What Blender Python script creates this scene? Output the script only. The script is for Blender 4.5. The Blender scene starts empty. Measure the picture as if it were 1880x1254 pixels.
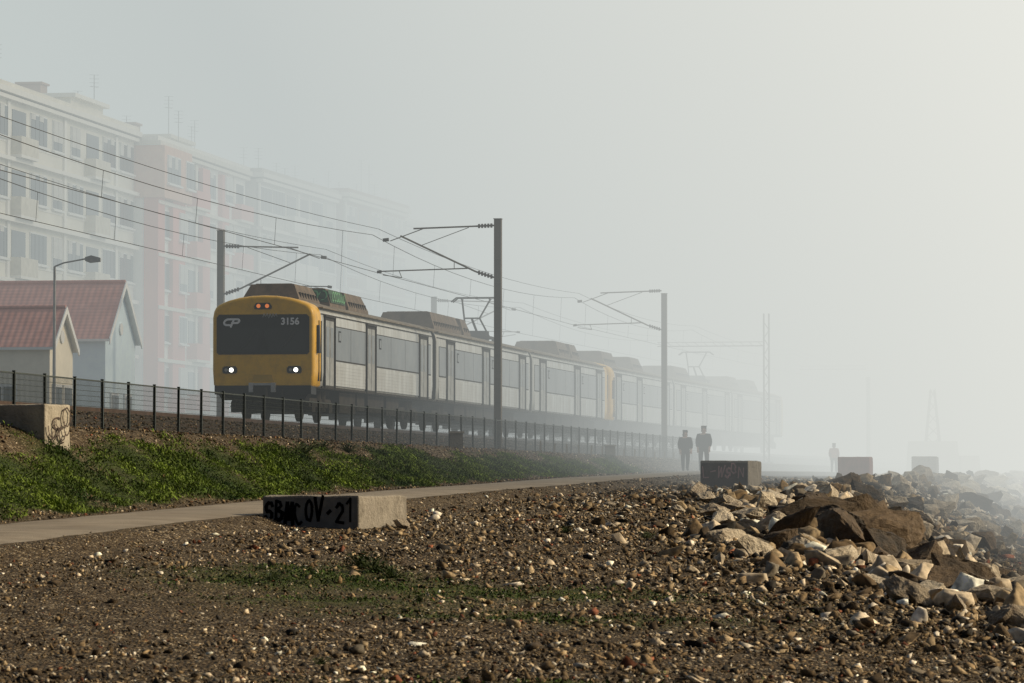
import bpy, bmesh, math, random
import numpy as np
from mathutils import Vector, Matrix, noise as mnoise
random.seed(7); rng=np.random.default_rng(11)
scene=bpy.context.scene; COL=scene.collection
F=7200.0; ANG=-math.atan(.164)
# ------------------------------------------------------------------ layout
def Xf(d):
    d=np.asarray(d,float); k=np.clip(d-150,0,150); far=np.clip(d-300,0,None)
    return -21.7+.164*d+.0003*k*k+far*.09
def tang(d): return float((Xf(d+1)-Xf(d-1))/2)
def rz(d): return -math.atan(tang(d))
def W(d,w,z=0): return Vector((float(Xf(d))+w,d,z))
def P(d): return np.interp(d,[-60,20,31,50,60,78,93,119,150,165,200,600],[-1.35,-1.3,-1.17,-.82,-.6,-.3,-.09,.2,.46,.57,.65,.75])
def pl(d): return np.interp(d,[0,100,140,165,300],[4,4,3.0,1.6,1.6])
def wsf(d): return np.interp(d,[-60,30,45,59,75,100,130,600],[27,25,20.5,17,15.5,13,12.5,12.5])
def ss(t): t=np.clip(t,0,1); return t*t*(3-2*t)
def nz(x,y,s=1.0):
    x=np.asarray(x)*s; y=np.asarray(y)*s
    return (np.sin(x*1.7+y*.9+1.3)+np.sin(x*-.8+y*2.1+4.1)+np.sin(x*2.9-y*1.3+.4)*.6+np.sin(x*.6+y*3.7+2.2)*.6+np.sin(x*5.1+y*4.3)*.35)/3.5
def G(d,w):
    d=np.asarray(d,float); w=np.asarray(w,float); p=P(d); L=pl(d); R=L+2.7; s=wsf(d)
    left=np.interp(w,[-40,-14,-12.5,-11.5,-2.6,-1.5,.4],[1.1,1.1,1.15,1.65,1.65,1.2,1.12])
    t=ss((w-.4)/(L-.2-.4)); bank=1.12*(1-t)+p*t
    n=nz(w,d*.6,1.1)
    bank=bank+.10*n*np.clip((w-.4)*2,0,1)*np.clip((L-.3-w)*2,0,1)
    right=p-.16*ss((w-R)/.7)-.03*(w-R)+np.clip((w-R)/3,0,1)*(.045*n+.03*nz(w,d,3.3)+.012*nz(w,d,7.1))
    right=right+.10*np.exp(-((w-s)/1.3)**2)*ss((d-80)/30)
    right=right-.42*np.clip(w-s,0,None)+.1*nz(w,d,.9)*np.clip(w-s,0,1)
    right=np.maximum(right,-3.6)
    z=np.where(w<.4,left,np.where(w<L-.2,bank,np.where(w<R,p,right)))
    return z
def Gz(d,w): return float(G(d,w))
# ------------------------------------------------------------------ materials
def newmat(name):
    m=bpy.data.materials.new(name); m.use_nodes=True
    nt=m.node_tree; b=nt.nodes['Principled BSDF']; return m,nt,b
def pm(name,c,rough=.7,metal=0,var=.25,scale=3.0,bump=.0,stretch=(1,1,1),dirt=None,dirtamt=.5,dscale=2.0,emit=None,es=0,bscale=None,spec=.4):
    m,nt,b=newmat(name); N=nt.nodes; K=nt.links
    tc=N.new('ShaderNodeTexCoord'); mp=N.new('ShaderNodeMapping'); mp.inputs['Scale'].default_value=stretch
    K.new(tc.outputs['Object'],mp.inputs['Vector'])
    no=N.new('ShaderNodeTexNoise'); no.inputs['Scale'].default_value=scale; no.inputs['Detail'].default_value=5
    K.new(mp.outputs[0],no.inputs['Vector'])
    r=N.new('ShaderNodeValToRGB'); r.color_ramp.elements[0].position=.3; r.color_ramp.elements[1].position=.7
    r.color_ramp.elements[0].color=(*[x*(1-var) for x in c],1); r.color_ramp.elements[1].color=(*[min(1,x*(1+var)) for x in c],1)
    K.new(no.outputs['Fac'],r.inputs[0]); out=r.outputs[0]
    if dirt:
        n2=N.new('ShaderNodeTexNoise'); n2.inputs['Scale'].default_value=dscale; n2.inputs['Detail'].default_value=7; n2.inputs['Roughness'].default_value=.65
        K.new(mp.outputs[0],n2.inputs['Vector'])
        mr=N.new('ShaderNodeMapRange'); mr.inputs[1].default_value=.45; mr.inputs[2].default_value=.7; mr.inputs[4].default_value=dirtamt
        K.new(n2.outputs['Fac'],mr.inputs[0])
        mx=N.new('ShaderNodeMix'); mx.data_type='RGBA'; K.new(mr.outputs[0],mx.inputs[0]); K.new(out,mx.inputs[6]); mx.inputs[7].default_value=(*dirt,1); out=mx.outputs[2]
    K.new(out,b.inputs['Base Color'])
    b.inputs['Roughness'].default_value=rough; b.inputs['Metallic'].default_value=metal; b.inputs['Specular IOR Level'].default_value=spec
    if bump>0:
        bn=N.new('ShaderNodeTexNoise'); bn.inputs['Scale'].default_value=bscale or scale*4; bn.inputs['Detail'].default_value=5
        K.new(mp.outputs[0],bn.inputs['Vector'])
        bp=N.new('ShaderNodeBump'); bp.inputs['Strength'].default_value=bump; bp.inputs['Distance'].default_value=.05
        K.new(bn.outputs['Fac'],bp.inputs['Height']); K.new(bp.outputs[0],b.inputs['Normal'])
    if emit:
        b.inputs['Emission Color'].default_value=(*emit,1); b.inputs['Emission Strength'].default_value=es
    return m
def attrmat(name,attr='col',rough=.85,bump=.3,bs=40,mul=1.0,spec=.3):
    m,nt,b=newmat(name); N=nt.nodes; K=nt.links
    a=N.new('ShaderNodeAttribute'); a.attribute_name=attr
    no=N.new('ShaderNodeTexNoise'); no.inputs['Scale'].default_value=bs; no.inputs['Detail'].default_value=3
    g=N.new('ShaderNodeNewGeometry'); K.new(g.outputs['Position'],no.inputs['Vector'])
    mr=N.new('ShaderNodeMapRange'); mr.inputs[1].default_value=.3; mr.inputs[2].default_value=.7; mr.inputs[3].default_value=.5*mul; mr.inputs[4].default_value=1.4*mul
    K.new(no.outputs['Fac'],mr.inputs[0])
    v=N.new('ShaderNodeVectorMath'); v.operation='SCALE'; K.new(a.outputs['Color'],v.inputs[0]); K.new(mr.outputs[0],v.inputs['Scale'])
    K.new(v.outputs[0],b.inputs['Base Color']); b.inputs['Roughness'].default_value=rough; b.inputs['Specular IOR Level'].default_value=spec
    if bump>0:
        bp=N.new('ShaderNodeBump'); bp.inputs['Strength'].default_value=bump; bp.inputs['Distance'].default_value=.02
        K.new(no.outputs['Fac'],bp.inputs['Height']); K.new(bp.outputs[0],b.inputs['Normal'])
    return m
# ------------------------------------------------------------------ mesh builder
class MB:
    def __init__(s): s.v=[];s.f=[];s.m=[]
    def add(s,vs,fs,mat=0):
        o=len(s.v); s.v+= [tuple(v) for v in vs]; s.f+=[tuple(i+o for i in f) for f in fs]; s.m+=[mat]*len(fs); return s
    def box(s,x0,x1,y0,y1,z0,z1,mat=0,top=0.0,topy=None):
        t=top; ty=top if topy is None else topy
        vs=[(x0,y0,z0),(x1,y0,z0),(x1,y1,z0),(x0,y1,z0),(x0+t,y0+ty,z1),(x1-t,y0+ty,z1),(x1-t,y1-ty,z1),(x0+t,y1-ty,z1)]
        return s.add(vs,[(3,2,1,0),(4,5,6,7),(0,1,5,4),(1,2,6,5),(2,3,7,6),(3,0,4,7)],mat)
    def cyl(s,a,b,r,n=8,mat=0,r2=None):
        a=Vector(a);b=Vector(b);r2=r if r2 is None else r2
        ax=(b-a); 
        if ax.length<1e-6: return s
        ax.normalize(); u=ax.orthogonal().normalized(); w=ax.cross(u)
        vs=[];
        for c,rr in((a,r),(b,r2)):
            for i in range(n):
                t=2*math.pi*i/n; vs.append(c+(u*math.cos(t)+w*math.sin(t))*rr)
        fs=[(i,(i+1)%n,n+(i+1)%n,n+i) for i in range(n)]+[tuple(range(n-1,-1,-1)),tuple(range(n,2*n))]
        return s.add(vs,fs,mat)
    def tube(s,pts,r,n=6,mat=0):
        for a,b in zip(pts[:-1],pts[1:]): s.cyl(a,b,r,n,mat)
        return s
    def prism(s,poly,axis,a,b,mat=0):
        def mk(p,t): return {'x':(t,p[0],p[1]),'y':(p[0],t,p[1]),'z':(p[0],p[1],t)}[axis]
        n=len(poly); vs=[mk(p,a) for p in poly]+[mk(p,b) for p in poly]
        fs=[(i,(i+1)%n,n+(i+1)%n,n+i) for i in range(n)]+[tuple(range(n-1,-1,-1)),tuple(range(n,2*n))]
        return s.add(vs,fs,mat)
    def mesh(s,name,mats):
        me=bpy.data.meshes.new(name); me.from_pydata(s.v,[],s.f); 
        for m in mats: me.materials.append(m)
        me.polygons.foreach_set('material_index',s.m); me.update()
        bm=bmesh.new(); bm.from_mesh(me); bmesh.ops.recalc_face_normals(bm,faces=bm.faces); bm.to_mesh(me); bm.free()
        return me
def ob(name,data,parent=None,loc=(0,0,0),rot=(0,0,0),label=None,cat=None,group=None,kind=None,scale=None):
    o=bpy.data.objects.new(name,data); COL.objects.link(o)
    if parent: o.parent=parent
    o.location=loc; o.rotation_euler=rot
    if scale: o.scale=scale
    if label:o['label']=label
    if cat:o['category']=cat
    if group:o['group']=group
    if kind:o['kind']=kind
    return o
def bevel(o,w=.02,seg=2):
    m=o.modifiers.new('Bevel','BEVEL'); m.width=w; m.segments=seg; m.limit_method='ANGLE'; return o
def smooth(me): me.polygons.foreach_set('use_smooth',[True]*len(me.polygons))
def ribbon(mb,pts,w,plane,off,mat=0):
    def m3(p): return (p[0],off,p[1]) if plane=='y' else (off,p[0],p[1])
    for a,b in zip(pts[:-1],pts[1:]):
        dx,dy=b[0]-a[0],b[1]-a[1]; l=math.hypot(dx,dy) or 1; ux,uy=dx/l*w*.35,dy/l*w*.35; nx,ny=-dy/l*w/2,dx/l*w/2
        a2=(a[0]-ux,a[1]-uy); b2=(b[0]+ux,b[1]+uy)
        mb.add([m3((a2[0]+nx,a2[1]+ny)),m3((a2[0]-nx,a2[1]-ny)),m3((b2[0]-nx,b2[1]-ny)),m3((b2[0]+nx,b2[1]+ny))],[(0,1,2,3)],mat)
        off+= -.0004 if plane=='y' else .0004
def arc(cx,cy,rx,ry,a0,a1,n=10):
    return [(cx+rx*math.cos(math.radians(a0+(a1-a0)*i/n)),cy+ry*math.sin(math.radians(a0+(a1-a0)*i/n))) for i in range(n+1)]
LET={
'S':[arc(.5,.75,.38,.24,20,270,8)+arc(.5,.26,.4,.27,90,-170,8)],
'B':[[(.15,0),(.2,1.02),(.65,.98),(.85,.75),(.55,.52),(.2,.5)],[(.5,.5),(.95,.35),(.85,.05),(.5,-.05),(.15,0)]],
'M':[[(.0,-.05),(.2,1),(.5,.25),(.8,1.05),(1.0,-.05)]],
'C':[arc(.55,.5,.42,.52,50,310,10)],
'O':[arc(.5,.45,.40,.48,20,385,12)],
'V':[[(.0,1.05),(.42,-.05),(1.0,1.1)]],
'.':[[(.3,.42),(.6,.5)]],
'Z':[[(.05,.9),(.9,1),(.05,.02),(1.0,-.03)]],
'2':[arc(.5,.72,.38,.3,170,-20,7)+[(.1,.0),(1.0,-.02)]],
'1':[[(.2,.8),(.6,1.05),(.5,-.05)]],
'L':[[(.15,1),(.15,0),(.85,0)]],'-':[[(.1,.5),(.9,.5)]],
'W':[[(0,1),(.25,0),(.5,.8),(.75,0),(1,1)]],
'N':[[(.1,0),(.12,1),(.85,0),(.88,1)]],
'I':[[(.5,0),(.5,1)]],
}
def strokes(mb,word,x0,z0,cw,h,w,plane,off,mat=0,jit=.0,seed=1,fill=.86):
    x=x0; r=random.Random(seed)
    for ch in word:
        jz=r.gauss(0,jit)*h; sh=r.gauss(0,jit); js=1+max(-.12,min(.12,r.gauss(0,jit)))
        if ch in LET:
            for st in LET[ch]: ribbon(mb,[(x+(p[0]+sh*p[1]+r.gauss(0,jit*.35))*cw*fill,z0+jz+(p[1]+r.gauss(0,jit*.35))*h*js) for p in st],w*(1+r.gauss(0,jit*1.5)),plane,off,mat)
        x+=cw
def text_mesh(s,size,mat):
    cu=bpy.data.curves.new('t','FONT'); cu.body=s; cu.size=size; cu.offset=size*.03; cu.extrude=.004
    o=bpy.data.objects.new('t',cu); COL.objects.link(o); dg=bpy.context.evaluated_depsgraph_get()
    me=bpy.data.meshes.new_from_object(o.evaluated_get(dg)); bpy.data.objects.remove(o); bpy.data.curves.remove(cu)
    me.materials.clear(); me.materials.append(mat); return me
def bigmesh(name,V,T,colors,mat,kindlab,smoothf=False):
    me=bpy.data.meshes.new(name); nv=len(V); nt=len(T)
    me.vertices.add(nv); me.vertices.foreach_set('co',V.astype(np.float32).ravel())
    me.loops.add(nt*3); me.loops.foreach_set('vertex_index',T.astype(np.int32).ravel())
    me.polygons.add(nt); me.polygons.foreach_set('loop_start',np.arange(0,nt*3,3,dtype=np.int32)); me.polygons.foreach_set('loop_total',np.full(nt,3,dtype=np.int32))
    me.update(calc_edges=True)
    a=me.color_attributes.new('col','FLOAT_COLOR','POINT'); c4=np.ones((nv,4),np.float32); c4[:,:3]=colors; a.data.foreach_set('color',c4.ravel())
    if smoothf: smooth(me)
    me.materials.append(mat)
    o=ob(name,me,kind='stuff',label=kindlab[0],cat=kindlab[1]); return o
# ------------------------------------------------------------------ camera / world / sun
cam=bpy.data.cameras.new('Camera'); co=bpy.data.objects.new('Camera',cam); COL.objects.link(co); scene.camera=co
cam.sensor_width=36; cam.lens=F/1880*36; cam.clip_end=6000; cam.clip_start=.5
co.location=(0,0,0); co.rotation_euler=(math.radians(90)+math.atan((890-627)/F),0,0)
cam.dof.use_dof=True; cam.dof.focus_distance=100; cam.dof.aperture_fstop=9
SD=Vector((.84,.12,.46)).normalized(); el=math.asin(SD.z); az=math.atan2(SD.x,SD.y)
w=bpy.data.worlds.new('World'); scene.world=w; w.use_nodes=True; nt=w.node_tree
sk=nt.nodes.new('ShaderNodeTexSky'); sk.sky_type='NISHITA'; sk.sun_disc=False; sk.sun_elevation=el; sk.sun_rotation=az; sk.dust_density=6; sk.air_density=1
nt.links.new(sk.outputs[0],nt.nodes['Background'].inputs[0]); nt.nodes['Background'].inputs[1].default_value=.05
sl=bpy.data.lights.new('Sun','SUN'); sl.energy=4.3; sl.angle=math.radians(5); sl.color=(1,.83,.57)
so=bpy.data.objects.new('Sun',sl); COL.objects.link(so); so.rotation_euler=SD.to_track_quat('Z','Y').to_euler(); so.location=(100,60,80)
scene.view_settings.view_transform='Standard'; scene.view_settings.look='None'; scene.view_settings.exposure=0
# ------------------------------------------------------------------ fog volume, scattered light built in as emission
def fog():
    m=bpy.data.materials.new('glowing_fog_volume'); m.use_nodes=True; nt=m.node_tree; N=nt.nodes; K=nt.links; N.clear()
    out=N.new('ShaderNodeOutputMaterial'); ab=N.new('ShaderNodeVolumeAbsorption'); em=N.new('ShaderNodeEmission'); ad=N.new('ShaderNodeAddShader')
    ab.inputs['Color'].default_value=(0,0,0,1)
    g=N.new('ShaderNodeNewGeometry'); sp=N.new('ShaderNodeSeparateXYZ'); K.new(g.outputs['Position'],sp.inputs[0])
    def MR(src,a,b,c,d):
        mr=N.new('ShaderNodeMapRange'); 
        for i,v in enumerate((a,b,c,d)): mr.inputs[i+1].default_value=v
        K.new(src,mr.inputs[0]); return mr.outputs[0]
    t=MR(sp.outputs['Y'],85,235,0,1)
    pw=N.new('ShaderNodeMath'); pw.operation='POWER'; pw.inputs[1].default_value=1.2; K.new(t,pw.inputs[0])
    lf=MR(sp.outputs['X'],-24,8,.0225,.041)   # thinner inland
    mu=N.new('ShaderNodeMath'); mu.operation='MULTIPLY'; K.new(pw.outputs[0],mu.inputs[0]); K.new(lf,mu.inputs[1])
    K.new(mu.outputs[0],ab.inputs['Density']); K.new(mu.outputs[0],em.inputs['Strength'])
    a1=N.new('ShaderNodeMath'); a1.operation='MULTIPLY_ADD'; a1.inputs[1].default_value=.5; K.new(sp.outputs['Z'],a1.inputs[0]); K.new(sp.outputs['X'],a1.inputs[2])
    f=MR(a1.outputs[0],-30,42,0,1)  # emission colour brightens seaward and upward, a painted sun glow
    cr=N.new('ShaderNodeValToRGB'); e=cr.color_ramp.elements
    e[0].position=0; e[0].color=(.55,.605,.59,1); e[1].position=1; e[1].color=(.87,.865,.80,1)
    x=cr.color_ramp.elements.new(.38); x.color=(.54,.58,.57,1)
    x=cr.color_ramp.elements.new(.72); x.color=(.705,.72,.68,1)
    K.new(f,cr.inputs[0]); K.new(cr.outputs[0],em.inputs['Color'])
    K.new(ab.outputs[0],ad.inputs[0]); K.new(em.outputs[0],ad.inputs[1]); K.new(ad.outputs[0],out.inputs['Volume'])
    m.cycles.volume_step_rate=1.0
    b=MB().box(-140,170,-70,440,-6,62)
    ob('sky_fog',b.mesh('sky_fog',[m]),kind='structure',label='thick pale sea fog bank over the shore',cat='fog')
fog()
# ------------------------------------------------------------------ ground
ds=np.concatenate([np.arange(-60,28,4),np.arange(28,150,.4),np.arange(150,260,2),np.arange(260,500,12),np.arange(500,2400,150)])
wv=np.concatenate([np.arange(-900,-60,120),np.arange(-60,-14,4),np.arange(-14,25,.2),np.arange(25,60,3),np.arange(60,1500,160)])
D,Wg=np.meshgrid(ds,wv,indexing='ij'); Z=G(D,Wg); Xg=Xf(D)+Wg
V=np.stack([Xg,D,Z],-1).reshape(-1,3); nD,nW=D.shape
idx=np.arange(nD*nW).reshape(nD,nW); 
q=np.stack([idx[:-1,:-1],idx[:-1,1:],idx[1:,1:],idx[1:,:-1]],-1).reshape(-1,4)
me=bpy.data.meshes.new('ground'); me.from_pydata(V.tolist(),[],q.tolist()); smooth(me)
def grassmask(d,w):
    L=pl(d); n=nz(w*1.3,d*.5,1.0)+.6*nz(w,d,.33)
    return np.clip((w-1.3+.7*n)*2.0,0,1)*np.clip((L-.35-w+.45*n)*2.5,0,1)*np.clip((158-d)/8,0,1)*np.clip(1.3+1.2*nz(w*1.7,d*.8,.8),.2,1)
def mossmask(d,w):
    x=Xf(d)+w
    a=np.exp(-(((x+2.6)/1.4)**2+((d-48.5)/2.4)**2)); b=.9*np.exp(-(((x-.1)/2.3)**2+((d-46)/1.4)**2)); c=.75*np.exp(-(((x-.3)/2.0)**2+((d-41)/1.)**2))
    e=1.0*np.exp(-(((x-2.9)/1.6)**2+((d-31.2)/.7)**2)); f=.7*np.exp(-(((x+1.8)/1.3)**2+((d-43)/.8)**2)); h=.8*np.exp(-(((x-.2)/1.6)**2+((d-31.1)/.4)**2))
    return np.clip((a+b+c+e+f+h)*1.6*(.7+.7*nz(w,d,3)),0,1)
def softmask(d,w): 
    x=Xf(d)+w
    return np.exp(-(((x+3.6)/2.0)**2+((d-42)/7)**2))
ca=me.color_attributes.new('mask','FLOAT_COLOR','POINT'); c4=np.zeros((len(V),4),np.float32); c4[:,3]=1
c4[:,0]=grassmask(D,Wg).ravel(); c4[:,1]=mossmask(D,Wg).ravel(); c4[:,2]=(np.clip((-1.2-Wg)*2,0,1)*np.clip((Wg+12.6)*2,0,1)).ravel()
ca.data.foreach_set('color',c4.ravel())
m,nt,b=newmat('gravel_ground'); N=nt.nodes; K=nt.links
g=N.new('ShaderNodeNewGeometry')
def noise_(sc,det=5):
    n=N.new('ShaderNodeTexNoise'); n.inputs['Scale'].default_value=sc; n.inputs['Detail'].default_value=det; K.new(g.outputs['Position'],n.inputs['Vector']); return n
def ramp_(src,els):
    r=N.new('ShaderNodeValToRGB'); e=r.color_ramp.elements
    e[0].position,e[0].color=els[0][0],(*els[0][1],1); e[1].position,e[1].color=els[-1][0],(*els[-1][1],1)
    for p,c in els[1:-1]: x=e.new(p); x.color=(*c,1)
    K.new(src,r.inputs[0]); return r.outputs[0]
def mix_(f,a,bb):
    x=N.new('ShaderNodeMix'); x.data_type='RGBA'; K.new(f,x.inputs[0])
    for s_,i in((a,6),(bb,7)): K.new(s_,x.inputs[i])
    return x.outputs[2]
vo=N.new('ShaderNodeTexVoronoi'); vo.inputs['Scale'].default_value=24; K.new(g.outputs['Position'],vo.inputs['Vector'])
sv=N.new('ShaderNodeSeparateColor'); K.new(vo.outputs['Color'],sv.inputs[0])
peb=ramp_(sv.outputs[0],[(0,(.018,.012,.0065)),(.45,(.055,.037,.019)),(.75,(.11,.078,.041)),(.9,(.28,.215,.13)),(1,(.50,.42,.30))])
dirt=ramp_(noise_(1.1).outputs['Fac'],[(.3,(.040,.027,.014)),(.7,(.085,.060,.032))])
n3=noise_(.5,4); mr=N.new('ShaderNodeMapRange'); mr.inputs[1].default_value=.35; mr.inputs[2].default_value=.65; mr.inputs[3].default_value=.5; mr.inputs[4].default_value=1.0; K.new(n3.outputs['Fac'],mr.inputs[0])
base=mix_(mr.outputs[0],dirt,peb)
at=N.new('ShaderNodeAttribute'); at.attribute_name='mask'; sc=N.new('ShaderNodeSeparateColor'); K.new(at.outputs['Color'],sc.inputs[0])
bal=ramp_(sv.outputs[1],[(0,(.02,.015,.011)),(.6,(.07,.052,.04)),(1,(.17,.14,.11))])
base=mix_(sc.outputs[2],base,bal)
gr=ramp_(noise_(5).outputs['Fac'],[(.3,(.018,.030,.007)),(.7,(.05,.07,.012))])
base=mix_(sc.outputs[0],base,gr)
ms=ramp_(noise_(14).outputs['Fac'],[(.3,(.018,.030,.005)),(.7,(.09,.105,.015))])
base=mix_(sc.outputs[1],base,ms)
K.new(base,b.inputs['Base Color']); b.inputs['Roughness'].default_value=.95; b.inputs['Specular IOR Level'].default_value=.2
bp=N.new('ShaderNodeBump'); bp.inputs['Strength'].default_value=1; bp.inputs['Distance'].default_value=.04; bp.invert=True; K.new(vo.outputs['Distance'],bp.inputs['Height']); K.new(bp.outputs[0],b.inputs['Normal'])
me.materials.append(m)
ob('ground',me,kind='structure',label='brown gravel beach and railway embankment',cat='ground')
# path sheet
pd=np.concatenate([np.arange(-50,30,5),np.arange(30,200,1.0),np.arange(200,520,10)])
vs=[];fs=[]
for i,d in enumerate(pd):
    for k in range(7):
        L=float(pl(d)); e=.06*math.sin(d*1.9)+.05*math.sin(d*4.3+k)
        wx=L+2.6*k/6+(e if k in(0,6) else 0); vs.append(tuple(W(d,wx,float(P(d))+.025+(.012 if 1<k<5 else 0)-(0.03 if k in(0,6) else 0))))
for i in range(len(pd)-1):
    for k in range(6): a=i*7+k; fs.append((a,a+1,a+8,a+7))
me=bpy.data.meshes.new('path'); me.from_pydata(vs,[],fs); smooth(me)
me.materials.append(pm('worn_asphalt',(.25,.215,.168),.9,var=.2,scale=.7,bump=.35,bscale=35,dirt=(.15,.115,.078),dirtamt=.6,dscale=1.2))
ob('path',me,kind='structure',label='worn grey asphalt footpath beside the embankment',cat='path')
# water
vs=[];fs=[];dd=[-60,0,60,150,300,600,1500,2400]
for d in dd: vs+=[tuple(W(d,14,-2.7)),tuple(W(d,1450,-2.7))]
for i in range(len(dd)-1): fs.append((2*i,2*i+1,2*i+3,2*i+2))
me=bpy.data.meshes.new('water'); me.from_pydata(vs,[],fs); me.materials.append(pm('sea_water',(.05,.065,.06),.15,var=.1,bump=.4,scale=.6))
ob('water',me,kind='structure',label='calm grey sea water in fog',cat='water')
# ------------------------------------------------------------------ stones
def hull(npts,flat,seed,lo=.8,hi=1.05):
    r=random.Random(seed); bm=bmesh.new()
    for _ in range(npts):
        v=Vector((r.gauss(0,1),r.gauss(0,1),r.gauss(0,1))).normalized()*r.uniform(lo,hi); bm.verts.new((v.x,v.y*r.uniform(.7,.95),v.z*flat))
    res=bmesh.ops.convex_hull(bm,input=bm.verts); 
    bmesh.ops.delete(bm,geom=[x for x in res['geom_interior'] if isinstance(x,bmesh.types.BMVert)],context='VERTS')
    bmesh.ops.triangulate(bm,faces=bm.faces)
    return bm
def npmesh(bm):
    bm.verts.index_update(); V=np.array([v.co[:] for v in bm.verts]); T=np.array([[v.index for v in f.verts] for f in bm.faces]); return V,T
lowp=[npmesh(hull(8,.45,i,.7,1.15)) for i in range(20)]
def hullrock(seed,npts,flat,cuts,amp):
    """convex shard, subdivided while keeping its crisp facets, then chipped."""
    bm=hull(npts,flat,seed,.72,1.12); off=Vector((seed*2.3,seed*.9,1.7))
    for _ in range(cuts):
        bmesh.ops.subdivide_edges(bm,edges=list(bm.edges),cuts=1,use_grid_fill=True); bmesh.ops.triangulate(bm,faces=bm.faces)
    for v in bm.verts:
        n=v.co.normalized(); q=v.co*2.2+off
        v.co+=n*amp*(mnoise.noise(q)+.6*mnoise.noise(q*2.6)+.4*mnoise.noise(q*6)); 
        l=mnoise.noise(v.co*1.1+off); v.co+=Vector((0,0,-.06*abs(l)))
    return bm
hip=[npmesh(hullrock(50+i,15,.66,2,.05)) for i in range(14)]
hip2=[npmesh(hull(12,.55,400+i,.7,1.15)) for i in range(14)]
def scatter(protos,pos,size,tilt,cols,zs=None):
    n=len(pos); kind=rng.integers(0,len(protos),n); Vs=[];Ts=[];Cs=[];off=0
    th=rng.uniform(0,2*np.pi,n); tx=rng.normal(0,tilt,n); ty=rng.normal(0,tilt,n)
    asp=rng.uniform(.55,1.35,(n,3)); 
    for k,(v,t) in enumerate(protos):
        s=np.where(kind==k)[0]
        if len(s)==0: continue
        c,sn=np.cos(th[s]),np.sin(th[s]); p=v[None]*size[s,None,None]*asp[s,None,:]
        x,y,z=p[...,0],p[...,1],p[...,2]
        ca_,sa=np.cos(tx[s])[:,None],np.sin(tx[s])[:,None]; y,z=y*ca_-z*sa,y*sa+z*ca_
        cb,sb=np.cos(ty[s])[:,None],np.sin(ty[s])[:,None]; x,z=x*cb+z*sb,-x*sb+z*cb
        x,y=x*c[:,None]-y*sn[:,None],x*sn[:,None]+y*c[:,None]
        q=np.stack([x,y,z],-1)+pos[s][:,None,:]
        Vs.append(q.reshape(-1,3)); Ts.append((t[None]+(np.arange(len(s))*len(v))[:,None,None]+off).reshape(-1,3))
        Cs.append(np.repeat(cols[s],len(v),0)); off+=len(s)*len(v)
    return np.concatenate(Vs),np.concatenate(Ts),np.concatenate(Cs)
PAL=np.array([(.050,.033,.016),(.12,.081,.041),(.23,.16,.083),(.37,.28,.165),(.60,.50,.36),(.20,.172,.13),(.018,.015,.011),(.23,.08,.038),(.82,.74,.61)])
def cols(n,pw):
    k=rng.choice(len(PAL),n,p=np.array(pw)/sum(pw)); return np.clip(PAL[k]*rng.uniform(.6,1.3,(n,1)),0,.88)
def pts_view(n,d0,d1,x0=-90,x1=1970,pwr=1.0):
    d=d0+(d1-d0)*rng.uniform(0,1,n)**pwr; x=rng.uniform(x0,x1,n); X=(x-940)/F*d; return d,X-Xf(d),x
smat=attrmat('pebble_stone',bs=30,bump=.3)
n=190000; d,wq,x=pts_view(n,27,150,pwr=1.45); L=pl(d)
keep=(wq>L+2.75)|((rng.uniform(0,1,n)<.05)&(wq>L+2.35)); keep&=(wq<wsf(d)+5)
keep&=rng.uniform(0,1,n)>mossmask(d,wq)*.85
soft=softmask(d,wq)
keep&=rng.uniform(0,1,n)>soft*.65
keep&=rng.uniform(0,1,n)<np.clip(.8+.5*nz(wq,d,.55),.35,1)
d,wq,soft=d[keep],wq[keep],soft[keep]; n=len(d)
size=np.clip(rng.lognormal(-3.75,.56,n),.010,.13)*(1-.45*soft)*np.interp(d,[30,60,150],[.85,1.2,2.0])
size*=np.interp(wq-pl(d)-2.7,[0,2.5],[.55,1])
size*=1+.15*ss((Xf(d)+wq)/4+.3)
big=ss((wq-(wsf(d)-4))/4); size*=1+.7*big
pos=np.stack([Xf(d)+wq,d,G(d,wq)+size*.15],-1)
Vv,Tt,Cc=scatter(lowp,pos,size,.4,cols(n,[25,24,19,13,9,6,9,2.5,4.5])*(.95+.35*nz(wq,d,.7))[:,None])
bigmesh('gravel',Vv,Tt,Cc,smat,('brown and tan angular beach gravel and shell grit','gravel'))
n=24000; d=rng.uniform(45,175,n); wq=rng.choice([0,1],n,p=[.4,.6]); wq=np.where(wq==0,rng.uniform(-3.2,-.9,n),rng.uniform(-.9,pl(d),n))
kp=rng.uniform(0,1,n)>grassmask(d,wq)*.97; d,wq=d[kp],wq[kp]; n=len(d); size=rng.uniform(.025,.06,n)
pos=np.stack([Xf(d)+wq,d,G(d,wq)+size*.3],-1); Vv,Tt,Cc=scatter(lowp,pos,size,.5,cols(n,[24,28,18,10,4,13,5,4,.5]))
bigmesh('ballast',Vv,Tt,Cc,smat,('dark crushed stone ballast beside the rails','ballast'))
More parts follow.
